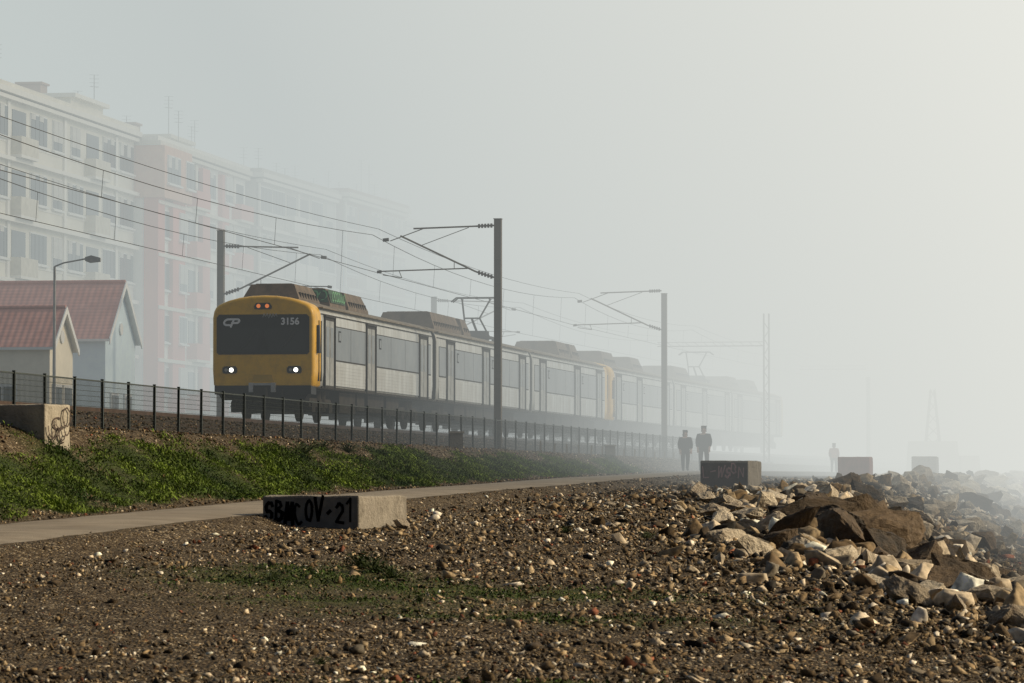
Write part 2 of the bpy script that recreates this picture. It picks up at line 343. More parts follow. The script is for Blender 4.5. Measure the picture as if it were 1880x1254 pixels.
# rubble
rmat=attrmat('rubble_stone',bs=9,bump=.6)
n=6200; d=np.concatenate([rng.uniform(36,110,n*2//3),rng.uniform(90,240,n-n*2//3)]); s=wsf(d)
wq=s+np.where(rng.uniform(0,1,n)<.5,rng.normal(-.1,1.7,n),rng.uniform(-1.2,6,n))
size=np.clip(rng.lognormal(-2.2,.65,n),.045,.42)*np.interp(wq-s,[-4,-1,1],[.45,.9,1.15])
kp=wq>pl(d)+3.4; d,wq,size=d[kp],wq[kp],size[kp]
big_=size>.14
for msk,prt,nm in((big_,hip,'rubble'),(~big_,hip2,'small_rubble')):
    dd_,ww_,ss_=d[msk],wq[msk],size[msk]
    if nm=='small_rubble':
        d2,w2,x2=pts_view(1700,36,128,pwr=.8); s2=np.clip(rng.lognormal(-2.95,.42,1700),.03,.14); kp=(w2>pl(d2)+3.1)&(softmask(d2,w2)<.4)&(rng.uniform(0,1,1700)<np.interp(x2,[0,700,1100],[.2,.45,1]))
        dd_=np.concatenate([dd_,d2[kp]]);ww_=np.concatenate([ww_,w2[kp]]);ss_=np.concatenate([ss_,s2[kp]])
    n=len(dd_); pos=np.stack([Xf(dd_)+ww_,dd_,G(dd_,ww_)+ss_*.18],-1)
    Vv,Tt,Cc=scatter(prt,pos,ss_,.45,cols(n,[9,11,12,18,27,5,9,1,20]))
    bigmesh(nm,Vv,Tt,Cc,rmat,('broken pale and brown rubble along the shore','rubble'))
# boulders
def bouldermat(nm,ca,cb):
    m,nt,b=newmat(nm); N=nt.nodes; K=nt.links
    oi=N.new('ShaderNodeObjectInfo'); tc=N.new('ShaderNodeTexCoord')
    n1=N.new('ShaderNodeTexNoise'); n1.inputs['Scale'].default_value=2.2; n1.inputs['Detail'].default_value=8; n1.inputs['Roughness'].default_value=.7; K.new(tc.outputs['Object'],n1.inputs['Vector'])
    ad=N.new('ShaderNodeMath'); ad.operation='MULTIPLY_ADD'; ad.inputs[1].default_value=.35; K.new(oi.outputs['Random'],ad.inputs[0]); K.new(n1.outputs['Fac'],ad.inputs[2])
    r=N.new('ShaderNodeValToRGB'); r.color_ramp.elements[0].position=.42; r.color_ramp.elements[0].color=(*ca,1); r.color_ramp.elements[1].position=.95; r.color_ramp.elements[1].color=(*cb,1)
    K.new(ad.outputs[0],r.inputs[0]); K.new(r.outputs[0],b.inputs['Base Color']); b.inputs['Roughness'].default_value=.85
    bp=N.new('ShaderNodeBump'); bp.inputs['Strength'].default_value=1; bp.inputs['Distance'].default_value=.14; n2=N.new('ShaderNodeTexNoise'); n2.inputs['Scale'].default_value=3.5; n2.inputs['Detail'].default_value=9; n2.inputs['Roughness'].default_value=.65; K.new(tc.outputs['Object'],n2.inputs['Vector'])
    K.new(n2.outputs['Fac'],bp.inputs['Height']); K.new(bp.outputs[0],b.inputs['Normal']); return m
bdark=bouldermat('wet_brown_rock',(.014,.0095,.005),(.13,.085,.043)); blight=bouldermat('pale_limestone',(.22,.17,.115),(.74,.65,.50))
bm_=[]
for i in range(18):
    bm=hullrock(200+i,20 if i<7 else 16,.70,3,.07); me=bpy.data.meshes.new('boulder'); bm.to_mesh(me); bm.free(); me.materials.append(bdark if i<7 else blight); bm_.append(me)
def boulder(d,X,s,k,sink=.25,fl=1.0):
    wq=X-float(Xf(d)); z=Gz(d,wq)+s*sink
    o=ob('boulder',bm_[k],loc=(X,d,z),rot=(random.gauss(0,.3),random.gauss(0,.3),random.uniform(0,6.3)),scale=(s*random.uniform(.9,1.5),s*random.uniform(.7,1.1),s*random.uniform(.7,1.05)*fl),
       label='dark brown wet boulder on the shore rubble' if k<7 else 'pale broken limestone boulder on the shore',cat='boulder',group='boulders of the rock revetment')
for (px,d,s) in [(1480,70,.68),(1530,68,.72),(1600,69,.92),(1655,71,.85),(1565,72,.9),(1490,75,.65),(1620,66,.7),(1545,64,.6),(1445,66,.46),(1590,76,.85),(1690,68,.65),(1510,78,.7),(1430,61,.36),(1770,52,.55),(1735,50,.42),(1860,52,.48),(1570,81,.75),(1640,78,.75),(1460,73,.5),(1715,73,.55),(1625,62,.44),(1800,48,.34)]:
    boulder(d,(px-940)/F*d,s,random.randrange(7),.38)
for (px,d,s) in [(1340,63,.40),(1700,60,.55),(1630,58,.36),(1590,56,.32),(1400,84,.48),(1330,86,.42),(1300,90,.42),(1650,54,.36),(1700,47,.30),(1670,46,.32),(1800,60,.55),(1850,62,.55),(1390,58,.34),(1840,42,.26),(1870,42,.32),(1740,58,.5),(1330,72,.4),(1240,80,.28),(740,66,.22),(1780,70,.55),(1720,76,.5),(1370,76,.42),(1420,90,.46),(1280,95,.4),(1820,47,.34),(1350,80,.42),(1410,68,.4),(1480,60,.36),(1540,57,.34),(1200,88,.22),(1120,84,.2),(1370,68,.36),(1310,78,.36),(1760,45,.28),(1600,50,.24)]:
    boulder(d,(px-940)/F*d,s,random.randrange(7,18),.30,.85)
for i in range(200):
    d=60+170*random.random()**.8; wq=float(wsf(d))+random.uniform(-.3,5.5); s=random.uniform(.25,.72)
    boulder(d,float(Xf(d))+wq,s,random.randrange(3,18),.20)
# ------------------------------------------------------------------ vegetation
def leaves(name,d,wq,h,colr,lab,nb=6,wid=.022):
    n=len(d); base=np.stack([Xf(d)+wq,d,G(d,wq)],-1)
    b=np.repeat(base,nb,0)+np.concatenate([rng.normal(0,.07,(n*nb,2)),np.zeros((n*nb,1))],1); hh=np.repeat(h,nb)*rng.uniform(.4,1.15,n*nb)
    th=rng.uniform(0,2*np.pi,n*nb); lean=rng.uniform(.2,.9,n*nb)*hh
    lo=b+np.stack([0*hh,0*hh,hh*rng.uniform(.0,.6,n*nb)],-1)
    tip=lo+np.stack([np.cos(th)*lean,np.sin(th)*lean,hh*rng.uniform(.25,.7,n*nb)],-1)
    sw=np.stack([-np.sin(th+rng.normal(0,.6,n*nb)),np.cos(th),rng.normal(0,.3,n*nb)],-1)*(wid*rng.uniform(.6,1.6,n*nb))[:,None]
    mid=(lo+tip)/2+np.stack([0*hh,0*hh,hh*.12],-1)
    V=np.stack([lo,mid-sw,mid+sw,tip],1).reshape(-1,3); k=np.arange(n*nb)*4
    T=np.concatenate([np.stack([k,k+1,k+2],-1),np.stack([k+1,k+3,k+2],-1)])
    c=np.repeat(colr,nb,0)*rng.uniform(.6,1.4,(n*nb,1)); C=np.repeat(c,4,0)
    m=attrmat(name+'_leaf',bs=3,bump=0,rough=.7,spec=.15)
    return bigmesh(name,V,T,C,m,lab)
n=52000; d=40+120*rng.uniform(0,1,n)**1.1; wq=rng.uniform(.4,4.1,n); kp=rng.uniform(0,1,n)<grassmask(d,wq)**1.1; d,wq=d[kp],wq[kp]
lump=nz(wq*1.2,d*.55,1.6)+.6*nz(wq,d,3.1); h=np.clip(.10+.10*lump,.03,.34)*np.interp(d,[40,150],[1,.85])
t=np.clip(.5+.7*nz(wq,d*.7,1.1)+.3*lump,0,1)[:,None]; cg=np.array([(.024,.055,.010)])*(1-t)+np.array([(.15,.215,.026)])*t
leaves('grass_bank_weeds',d,wq,h,cg,('low uneven green weeds covering the embankment','weeds'),nb=10,wid=.011)
n=16000; d=rng.uniform(30,56,n); X=rng.uniform(-5,5,n); wq=X-Xf(d); kp=rng.uniform(0,1,n)<mossmask(d,wq)**1.2; d,wq=d[kp],wq[kp]
leaves('moss_weeds',d,wq,np.clip(.045+.055*nz(wq,d,2.5),.015,.12),np.tile(np.array([(.038,.065,.010)]),(len(d),1))*(1+.5*nz(wq,d,1.7))[:,None],('low mossy weeds on the gravel','weeds'),nb=7,wid=.010)
pmesh=[]; wl=pm('weed_leaf',(.04,.065,.012),.7,var=.5,scale=9)
for i in range(3):
    mb=MB()
    for k in range(110):
        a=random.uniform(0,6.3); r=random.uniform(0,.25); z=random.uniform(0,.18); l=random.uniform(.03,.08); x,y=math.cos(a)*r,math.sin(a)*r
        dx,dy=math.cos(a+random.gauss(0,.8))*l,math.sin(a+random.gauss(0,.8))*l
        mb.add([(x,y,z),(x+dx*.5-dy*.3,y+dy*.5+dx*.3,z+.02),(x+dx,y+dy,z+random.uniform(0,.05)),(x+dx*.5+dy*.3,y+dy*.5-dx*.3,z+.02)],[(0,1,2,3)])
        mb.cyl((0,0,0),(x,y,z+.004),.003,3)
    pmesh.append(mb.mesh('weed_plant',[wl]))
for (px,d,s) in [(690,50,1.1),(660,51,1.0),(1190,64,.7),(1040,66,.7),(500,47,.6),(720,49,.8),(590,33.5,.35),(770,43,.4),(560,92,1.5),(590,95,1.3),(640,98,1.3)]:
    X=(px-940)/F*d; ob('weed_plant',pmesh[random.randrange(3)],loc=(X,d,Gz(d,X-float(Xf(d)))),rot=(0,0,random.uniform(0,6)),scale=(s,s,s),label='low green weed growing in gravel',cat='plant',group='weeds on the beach')
# ------------------------------------------------------------------ concrete blocks
conc=pm('weathered_concrete',(.25,.225,.185),.9,var=.3,scale=2.5,bump=.6,bscale=18,dirt=(.09,.078,.06),dirtamt=.85,dscale=2.6)
concd=pm('stained_concrete',(.19,.165,.135),.92,var=.3,scale=3,bump=.5,bscale=18,dirt=(.07,.06,.05),dirtamt=.8,dscale=2.5)
paintk=pm('black_spray_paint',(.004,.004,.004),.9,spec=.05); paintr=pm('pink_spray_paint',(.42,.24,.24),.7); paintd=pm('dark_red_paint',(.055,.036,.034),.8,var=.5,scale=4,dirt=(.12,.10,.09),dirtamt=.8,dscale=2)
dkc=pm('grimy_concrete_face',(.16,.155,.145),.92,var=.3,scale=2.5,dirt=(.085,.08,.072),dirtamt=.7,dscale=1.8)
def cblock(d,X,rot,L,Dp,H,zb,label,front=None,mat=conc):
    r=random.Random(int(d*7)); bm=bmesh.new(); bmesh.ops.create_cube(bm,size=1)
    for v in bm.verts: v.co=Vector((v.co.x*L,v.co.y*Dp+Dp/2,v.co.z*H+H/2))
    bmesh.ops.subdivide_edges(bm,edges=bm.edges,cuts=7,use_grid_fill=True)
    for v in bm.verts:
        if v.co.z>H*.96: v.co.z+= -abs(mnoise.noise(v.co*2.3+Vector((d,0,0))))*.06
        if v.co.y>Dp*.2: v.co+=Vector((mnoise.noise(v.co*3),0,0))*.02
    me=bpy.data.meshes.new('concrete_block'); bm.to_mesh(me); bm.free(); me.materials.append(mat)
    root=ob('concrete_block',me,loc=(X,d,zb),rot=(0,0,rot),label=label,cat='concrete block',group='concrete blocks along the path'); bevel(root,.03,2)
    if front: front(root,L,Dp,H)
    return root
def f1(root,L,Dp,H):
    mb=MB().box(-L/2+.015,L/2-.015,-.008,-.002,.0,H-.05); ob('stained_face',mb.mesh('stained_face',[dkc]),root,label='grimy dark front face')
    mb=MB(); strokes(mb,'SBMCOV.21',-L/2+.05,H*.27,(L-.10)/9,H*.54,.052,'y',-.014,jit=.085,seed=3,fill=.78); ob('graffiti',mb.mesh('graffiti',[paintk]),root,label='rough black spray painted lettering')
def f2(root,L,Dp,H):
    mb=MB().box(-L/2+.03,L/2-.03,-.008,-.002,.03,H-.08); ob('painted_panel',mb.mesh('painted_panel',[paintd]),root,label='dark faded red painted face')
    mb=MB(); strokes(mb,'L-WSON',-L/2+.1,H*.45,(L-.2)/6,H*.36,.04,'y',-.016,jit=.15,seed=5); ob('graffiti',mb.mesh('graffiti',[paintr]),root,label='pink spray painted lettering')
def f0(root,L,Dp,H):
    mb=MB()
    for k in range(9):
        cx,cz=Dp*.25+random.uniform(0,Dp*.55),H*.25+random.uniform(0,.4); ribbon(mb,arc(cx,cz,random.uniform(.08,.2),random.uniform(.08,.2),random.uniform(0,180),random.uniform(250,460),8),.03,'x',L/2+.025+k*.004)
    ob('graffiti',mb.mesh('graffiti',[pm('brown_paint',(.06,.04,.03),.8)]),root,label='scribbled spray paint tag')
X=(572-940)/F*65.5
cblock(65.2,X,-.32,1.72,2.35,.58,Gz(65.5,X-float(Xf(65.5)))-.05,'grey concrete block with black spray painted lettering',f1)
X=(1326-940)/F*117; cblock(116,X,-.26,1.45,2.0,.86,Gz(117,X-float(Xf(117)))-.08,'concrete block with dark red painted face and tag',f2)
X=(1563-940)/F*160; cblock(159,X,-.2,1.3,1.2,.95,Gz(160,X-float(Xf(160)))-.05,'reddish stained concrete block beside the path',None,mat=pm('reddish_concrete',(.26,.11,.085),.9,dirt=(.16,.08,.06)))
X=(1692-940)/F*190; cblock(189,X,-.2,1.2,1.2,1.05,Gz(190,X-float(Xf(190))),'pale concrete block fading into fog',None)
cblock(71.6,float(Xf(72))+.05,-.40,3.0,.95,.85,.62,'old concrete block with brown scribbles by the fence',f0,mat=pm('pale_old_concrete',(.36,.325,.26),.9,var=.25,scale=2.5,bump=.5,bscale=18,dirt=(.15,.125,.09),dirtamt=.75,dscale=2.0))
# ------------------------------------------------------------------ fence
green=pm('dark_green_fence_paint',(.016,.024,.019),.55,var=.3)
post=MB(); post.box(-.026,.026,-.026,.026,-.15,1.03); post.box(-.03,.03,-.03,.03,1.03,1.045); postm=post.mesh('post',[green])
SP=2.12; pan=MB()
for k in range(10): z=.05+k*.104; pan.box(-.004,.004,.03,SP-.03,z-.004,z+.004)
for k in range(1,25): y=.03+k*(SP-.06)/25; pan.box(-.003+.008,.003+.008,y-.003,y+.003,.03,1.0)
pan.box(-.014,.014,.03,SP-.03,.985,1.012); panm=pan.mesh('mesh_panel',[green])
root=ob('fence',None,loc=W(62,0,1.16),rot=(0,0,0),label='long dark green wire mesh fence beside the railway',cat='fence')
d=62.; r0=W(62,0,1.16)
for i in range(58):
    a=W(d,0,1.13); rr=rz(d+1); l=a-r0
    ob('post',postm,root,loc=l,rot=(random.gauss(0,.010),random.gauss(0,.010),rr)); ob('mesh_panel',panm,root,loc=l,rot=(0,0,rr)); d+=SP*math.cos(rr)
stk=MB(); stk.box(-.04,.04,-.04,.04,-.1,.38,0,.012); stkm=stk.mesh('stake',[pm('pale_wood_stake',(.3,.26,.2),.9)])
for i in range(13):
    d=134+i*3.0; ob('stake',stkm,loc=W(d,.7,Gz(d,.7)),rot=(0,random.gauss(0,.05),0),label='short pale wooden stake at the embankment top',cat='stake',group='stakes along the embankment')
for px,d,s in((838,118,.45),(1120,150,.5)):
    X=(px-940)/F*d; wq=X-float(Xf(d)); mb=MB().box(-.2,.2,-.15,.15,-.1,s,0,.02); mb.box(-.23,.23,-.18,.18,s,s+.06,0,.02)
    ob('marker_stone',mb.mesh('marker_stone',[conc]),loc=(X,d,Gz(d,wq)),rot=(0,0,.1),label='small squat concrete marker on the bank',cat='marker',group='concrete markers')
# ------------------------------------------------------------------ rails
rust=pm('rusty_rail',(.10,.06,.04),.6,metal=.5); slp=pm('concrete_sleeper',(.13,.11,.09),.9)
for cen in(-4.65,-8.8):
    root=ob('railway_track',None,loc=W(50,cen,1.7),label='railway track on dark ballast',cat='railway track',group='railway tracks'); o0=W(50,cen,1.7)
    for sd in(-.76,.76):
        mb=MB(); dd=list(np.arange(50,330,10.))
        for a,b_ in zip(dd[:-1],dd[1:]):
            A=W(a,cen+sd,0)-o0; B=W(b_,cen+sd,0)-o0; A.z=B.z=0
            mb.add([(A.x-.035,A.y,.02),(A.x+.035,A.y,.02),(A.x+.035,A.y,.16),(A.x-.035,A.y,.16),(B.x-.035,B.y,.02),(B.x+.035,B.y,.02),(B.x+.035,B.y,.16),(B.x-.035,B.y,.16)],[(0,1,5,4),(1,2,6,5),(2,3,7,6),(3,0,4,7)])
        ob('rail',mb.mesh('rail',[rust]),root)
    mb=MB()
    for k in range(300):
        c=W(50+k*.62,cen,0)-o0; mb.box(c.x-1.25,c.x+1.25,c.y-.12,c.y+.12,-.1,.018)
    o=ob('sleeper',mb.mesh('sleeper',[slp]),root); o['kind']='stuff'
RAIL=1.87; TW=-4.65
# ------------------------------------------------------------------ train
YEL=pm('yellow_train_paint',(.84,.46,.007),.4,var=.07,scale=2,dirt=(.40,.22,.02),dirtamt=.5,dscale=3.5)
ALU=pm('dirty_aluminium',(.55,.565,.55),.45,metal=.15,var=.14,scale=2.0,stretch=(1,1,.25),dirt=(.30,.27,.21),dirtamt=.55,dscale=2.2)
ROOF=pm('grimy_brown_roof',(.20,.165,.12),.85,var=.3,scale=1.5,dirt=(.36,.31,.24),dirtamt=.5,dscale=3)
BOXM=pm('rusty_brown_housing',(.17,.125,.085),.8,var=.35,scale=3,dirt=(.07,.05,.04),dirtamt=.6)
BLK=pm('black_rubber',(.010,.010,.011),.55,spec=.2); DK=pm('dark_underframe',(.032,.026,.02),.9,var=.4,spec=.2)
GLS=pm('windscreen_glass',(.018,.02,.021),.25,var=.3,scale=1.2,spec=.3); SWIN=pm('side_window_glass',(.13,.15,.16),.3,var=.25,scale=.8,dirt=(.21,.215,.205),dirtamt=.6,spec=.45)  # side glass base colour stands in for reflected fog
DOORM=pm('grey_door_panel',(.35,.355,.335),.5,metal=.15,dirt=(.2,.17,.13),dirtamt=.6); FRM=pm('dark_seal_and_recess_shade',(.03,.027,.024),.85)
WHT=pm('white_marking',(.85,.85,.83),.5,var=.03); SILV=pm('pale_steel',(.45,.44,.41),.4,metal=.3)
LAMPW=pm('headlamp_lit',(1,1,.9),.3,emit=(1,.97,.85),es=5); LAMPO=pm('marker_lamp_lit',(.8,.25,.08),.3,emit=(1,.26,.06),es=.5)
GRN=pm('green_spray_paint',(.025,.085,.04),.7,var=.6,scale=5,dirt=(.08,.07,.05),dirtamt=.5,dscale=4); GRL=pm('light_green_spray_paint',(.14,.42,.18),.6,var=.2)
half=[(1.40,1.0),(1.52,1.08),(1.55,1.5),(1.55,3.08),(1.52,3.26),(1.46,3.38),(1.36,3.47),(1.1,3.58),(.75,3.67),(.38,3.72),(0,3.735)]
prof=half+[(-x,z) for x,z in half[::-1][1:]]
def ringpts(y,inx,inz,bot=0):
    o=[]
    for x,z in prof:
        sx=(1.55-inx)/1.55; zz=z
        if z>2.0: zz=z-inz*((z-2)/1.735)
        o.append((x*sx,y,zz))
    return o
def carbody(L,cabA=False,cabB=False):
    rings=[];
    if cabA: rings+=[(0,.09,.10),(.02,.055,.06),(.06,.025,.03),(.12,.01,.012),(.2,.0,.0),(.95,0,0),(.951,0,0)]
    else: rings+=[(0,.03,.03),(.04,0,0)]
    mids=list(np.linspace(2.5,L-2.5,8)); rings+=[(y,0,0) for y in mids]
    if cabB: rings+=[(L-.951,0,0),(L-.95,0,0),(L-.34,.0,.0),(L-.16,.02,.025),(L-.05,.07,.08),(L,.16,.17)]
    else: rings+=[(L-.04,0,0),(L,.03,.03)]
    vs=[];fs=[];ms=[];n=len(prof)
    for y,a,b_ in rings: vs+=ringpts(y,a,b_)
    for i in range(len(rings)-1):
        ym=(rings[i][0]+rings[i+1][0])/2; cab=(cabA and ym<.951) or (cabB and ym>L-.951)
        for k in range(n-1):
            zz=(prof[k][1]+prof[k+1][1])/2
            fs.append((i*n+k,i*n+k+1,(i+1)*n+k+1,(i+1)*n+k)); ms.append(0 if cab else (2 if zz>3.4 else 1))
        fs.append((i*n+n-1,i*n,(i+1)*n,(i+1)*n+n-1)); ms.append(3)
    fs.append(tuple(range(n-1,-1,-1))); ms.append(0 if cabA else 3); fs.append(tuple((len(rings)-1)*n+k for k in range(n))); ms.append(0 if cabB else 3)
    mb=MB(); mb.v=vs; mb.f=fs; mb.m=ms; me=mb.mesh('carriage',[YEL,ALU,ROOF,DK])
    for p in me.polygons: p.use_smooth = len(p.vertices)==4
    return me
def door_mesh():
    mb=MB(); x=1.552
    mb.box(x-.02,x+.012,-.70,.70,1.04,3.14,1)  # dark frame set proud, painting the shade of the door recess
    mb.box(x-.02,x+.022,-.58,-.03,1.10,3.04,0); mb.box(x-.02,x+.022,.03,.58,1.10,3.04,0)
    mb.box(x,x+.028,-.48,-.13,1.95,2.85,2); mb.box(x,x+.028,.13,.48,1.95,2.85,2)
    mb.box(x-.02,x+.06,-.74,.74,3.14,3.19,1); mb.box(x-.02,x+.05,-.76,-.70,1.0,3.16,3); mb.box(x-.02,x+.05,.70,.76,1.0,3.16,3)
    return mb.mesh('door',[DOORM,FRM,SWIN,FRM])
doorm=door_mesh()
def window_mesh(l):
    mb=MB(); x=1.552; mb.box(x-.02,x+.010,0,l,1.86,2.92,1); n=max(1,round(l/2.1)); p=l/n
    for i in range(n):
        mb.box(x-.01,x+.016,i*p+.018,(i+1)*p-.018,1.90,2.89,0)
    return mb.mesh('window',[SWIN,FRM])
def logo_mesh():
    mb=MB(); x=1.572
    mb.box(x,x+.004,0,.34,2.45,2.79,0); mb.box(x+.002,x+.007,.05,.29,2.50,2.74,1); return mb.mesh('sticker',[BLK,SWIN])
stick=logo_mesh()
def panel_mesh(l):
    mb=MB(); x=1.553
    mb.box(x-.02,x+.006,0,l,1.12,1.80,0)
    for k in range(6): z=1.2+k*.1; mb.box(x-.01,x+.012,.03,l-.03,z,z+.02,0)
    return mb.mesh('side_panel',[ALU])
def roofbox(l,wd=2.1,h=.55):
    mb=MB(); mb.box(-wd/2,wd/2,0,l,3.5,3.70,0,.02); mb.box(-wd/2+.02,wd/2-.02,.03,l-.03,3.70,3.66+h,0,.2,.24); mb.box(-wd/2+.3,wd/2-.3,.4,l-.4,3.66+h,3.69+h,0,.04)
    n=int(l/.35)
    for i in range(1,n): y=i*l/n; mb.box(wd/2-.12,wd/2-.02,y-.04,y+.04,3.72,3.88,1,.02)
    return mb.mesh('roof_unit',[BOXM,DK])
bogm=MB()
for sx in(-1.12,1.12):
    bogm.box(sx-.08,sx+.08,-1.7,1.7,.45,.72,0,.03,.2); bogm.box(sx-.12,sx+.12,-1.45,-1.0,.3,.62); bogm.box(sx-.12,sx+.12,1.0,1.45,.3,.62)
    bogm.cyl((sx,-.35,.35),(sx,-.35,.95),.14,10); bogm.cyl((sx,.35,.35),(sx,.35,.95),.14,10)
for sy in(-1.25,1.25):
    bogm.cyl((-1.,sy,.46),(1.,sy,.46),.09,8)
    for sx in(-.8,.8): bogm.cyl((sx-.06,sy,.46),(sx+.06,sy,.46),.45,20)
bogm.box(-1.1,1.1,-.3,.3,.5,.9); bogm=bogm.mesh('bogie',[DK])
train=ob('train',None,loc=W(115.8,TW,RAIL),rot=(0,0,0),label='yellow fronted silver commuter train running through fog',cat='train')
T0=W(115.8,TW,RAIL)
def car(dstart,L,doors,boxes,cabA=False,cabB=False,panto=None,first=False):
    A=W(dstart,TW,RAIL); e=dstart+L*.987; B=W(e,TW,RAIL); ang=-math.atan2(B.x-A.x,B.y-A.y)
    c=ob('carriage',carbody(L,cabA,cabB),train,loc=A-T0,rot=(0,0,ang))
    dz=sorted(doors)
    for y in dz: ob('door',doorm,c,loc=(0,y,0))
    lo=1.1 if cabA else .35; hi=L-(1.1 if cabB else .35); spans=[]; cur=lo
    for y in dz:
        if y-.8-cur>.6: spans.append((cur,y-.8))
        cur=y+.8
    if hi-cur>.6: spans.append((cur,hi))
    for a,b_ in spans:
        l=b_-a-.1
        ob('window',window_mesh(l),c,loc=(0,a+.05,0)); ob('side_panel',panel_mesh(l),c,loc=(0,a+.05,0))
        if l>3: ob('sticker',stick,c,loc=(0,a+.5,0))
    mb=MB(); mb.box(1.45,1.60,.96 if cabA else .05,L-(.96 if cabB else .05),3.385,3.42,0); mb.box(-1.60,-1.45,.96 if cabA else .05,L-(.96 if cabB else .05),3.385,3.42,0)
    mb.box(1.53,1.575,1.0 if cabA else .05,L-(1.0 if cabB else .05),1.0,1.06,1); mb.box(1.50,1.562,1.0 if cabA else .05,L-(1.0 if cabB else .05),3.20,3.225,1)
    ob('gutter',mb.mesh('gutter',[ROOF,DK]),c)
    for bx in boxes: ob('roof_unit',roofbox(bx[1],*(bx[2:])),c,loc=(0,bx[0],0))
    for y in(2.6,L-2.6): ob('bogie',bogm,c,loc=(0,y,0))
    mb=MB(); y=4.8
    rr=random.Random(int(dstart))
    while y<L-5.5:
        l=rr.uniform(1.0,2.6); mb.box(-1.3,1.3,y,y+l,rr.uniform(.3,.5),1.0,0,0); y+=l+rr.uniform(.2,.6)
    mb.box(-1.0,1.0,.3,L-.3,.85,1.02); ob('underframe',mb.mesh('underframe',[DK]),c)
    if not cabB:
        mb=MB(); 
        for k in range(6): mb.box(-1.15,1.15,L+k*.1,L+k*.1+.06,1.05,3.35,0); 
        mb.box(-1.1,1.1,L-.01,L+.62,1.1,3.3,0); ob('gangway_bellows',mb.mesh('gangway_bellows',[BLK]),c)
    if panto is not None:
        y=panto; mb=MB()
        mb.box(-.7,.7,y-.9,y+.9,3.78,3.86); 
        for sx in(-.6,.6):
            for sy in(-.7,.7): mb.cyl((sx,y+sy,3.66),(sx,y+sy,3.82),.07,8)
        mb.tube([(-.45,y+.6,3.9),(-.3,y-.7,4.55),(-.55,y+.25,5.3)],.035); mb.tube([(.45,y+.6,3.9),(.3,y-.7,4.55),(.55,y+.25,5.3)],.035)
        mb.tube([(0,y+.7,3.95),(0,y-.65,4.5)],.05); mb.tube([(-.3,y-.7,4.55),(.3,y-.7,4.55)],.03)
        for oy in(.05,.45): mb.tube([(-.95,y+oy,5.22),(-.75,y+oy,5.38),(.75,y+oy,5.38),(.95,y+oy,5.22)],.028)
        mb.tube([(-.55,y+.05,5.32),(-.55,y+.45,5.32)],.025); mb.tube([(.55,y+.05,5.32),(.55,y+.45,5.32)],.025)
        mb.box(-.4,.4,y+.2,y+.9,3.86,4.1); ob('pantograph',mb.mesh('pantograph',[DK]),c)
    def cabfront(c):
        mb=MB(); yy=-.012
        pts=[(-1.34,1.98),(1.34,1.98),(1.40,2.04),(1.40,3.08),(1.32,3.16),(-1.32,3.16),(-1.40,3.08),(-1.40,2.04)]
        mb.prism(pts,'y',yy,.08,0); ob('windscreen_surround',mb.mesh('windscreen_surround',[BLK]),c)
        mb=MB(); mb.prism([(-1.26,2.06),(1.26,2.06),(1.29,2.1),(1.29,2.72),(1.24,2.76),(-1.24,2.76),(-1.29,2.72),(-1.29,2.1)],'y',-.02,-.005,0)
        mb.box(-.025,.025,-.026,-.018,2.06,2.76,1)
        mb.prism([(-.2,2.07),(.2,2.07),(.15,2.35),(.05,2.5),(-.1,2.48)],'y',-.0235,-.0205,1)
        ob('windscreen',mb.mesh('windscreen',[GLS,BLK]),c)
        mb=MB(); mb.cyl((-.75,-.04,2.05),(-.35,-.045,2.45),.012,5); mb.cyl((.45,-.04,2.05),(.85,-.045,2.45),.012,5); mb.cyl((-.55,-.05,2.22),(-.2,-.05,2.68),.014,5); mb.cyl((.65,-.05,2.22),(1.0,-.05,2.68),.014,5)
        ob('windscreen_wiper',mb.mesh('windscreen_wiper',[FRM]),c)
        for sx in(-1.0,.95):
            mb=MB(); pp=[(sx-.19,1.42),(sx+.19,1.42),(sx+.22,1.47),(sx+.22,1.57),(sx+.17,1.63),(sx-.17,1.63),(sx-.22,1.57),(sx-.22,1.47)]
            mb.prism(pp,'y',-.02,.05,0); mb.cyl((sx+.05,-.012,1.52),(sx+.05,-.035,1.52),.062,16,1)
            mb.cyl((sx-.11,-.012,1.52),(sx-.11,-.03,1.52),.05,12,2)
            ob('headlight',mb.mesh('headlight',[BLK,LAMPW if first else BLK,SILV]),c)
        mb=MB(); mb.prism([(-.25,3.32),(.25,3.32),(.27,3.40),(.2,3.50),(-.2,3.50),(-.27,3.40)],'y',-.03,.2,0)
        for sx in(-.13,.13): mb.cyl((sx,-.03,3.41),(sx,-.05,3.41),.06,14,1)
        ob('marker_light',mb.mesh('marker_light',[BLK,LAMPO if first else BLK]),c)
        mb=MB(); mb.box(-1.46,1.46,-.02,.7,.80,1.06,0,.0); mb.prism([(-1.35,.80),(1.35,.80),(1.25,.64),(-1.25,.64)],'y',.05,.6,0); 
        ob('skirt',mb.mesh('skirt',[BLK]),c)
        mb=MB(); mb.box(-.40,-.27,-.14,.05,.86,1.14,0); mb.box(.27,.40,-.14,.05,.86,1.14,0); mb.box(-.27,.27,-.12,-.02,1.06,1.13,0); mb.cyl((0,-.35,.86),(0,.1,.86),.14,12,1); mb.box(-.2,.2,-.4,-.15,.72,1.0,1,.03)
        mb.cyl((-.6,-.05,.95),(-.62,-.12,.6),.03,6,1); mb.cyl((.6,-.05,.95),(.62,-.12,.6),.03,6,1)
        ob('coupler',mb.mesh('coupler',[SILV,DK]),c)
        mb=MB(); mb.prism([(-.33,1.18),(.33,1.18),(.27,1.38),(-.27,1.38)],'y',-.010,.02,0); ob('coupler_cover',mb.mesh('coupler_cover',[pm('worn_yellow',(.55,.32,.012),.5,var=.08,scale=2)]),c)
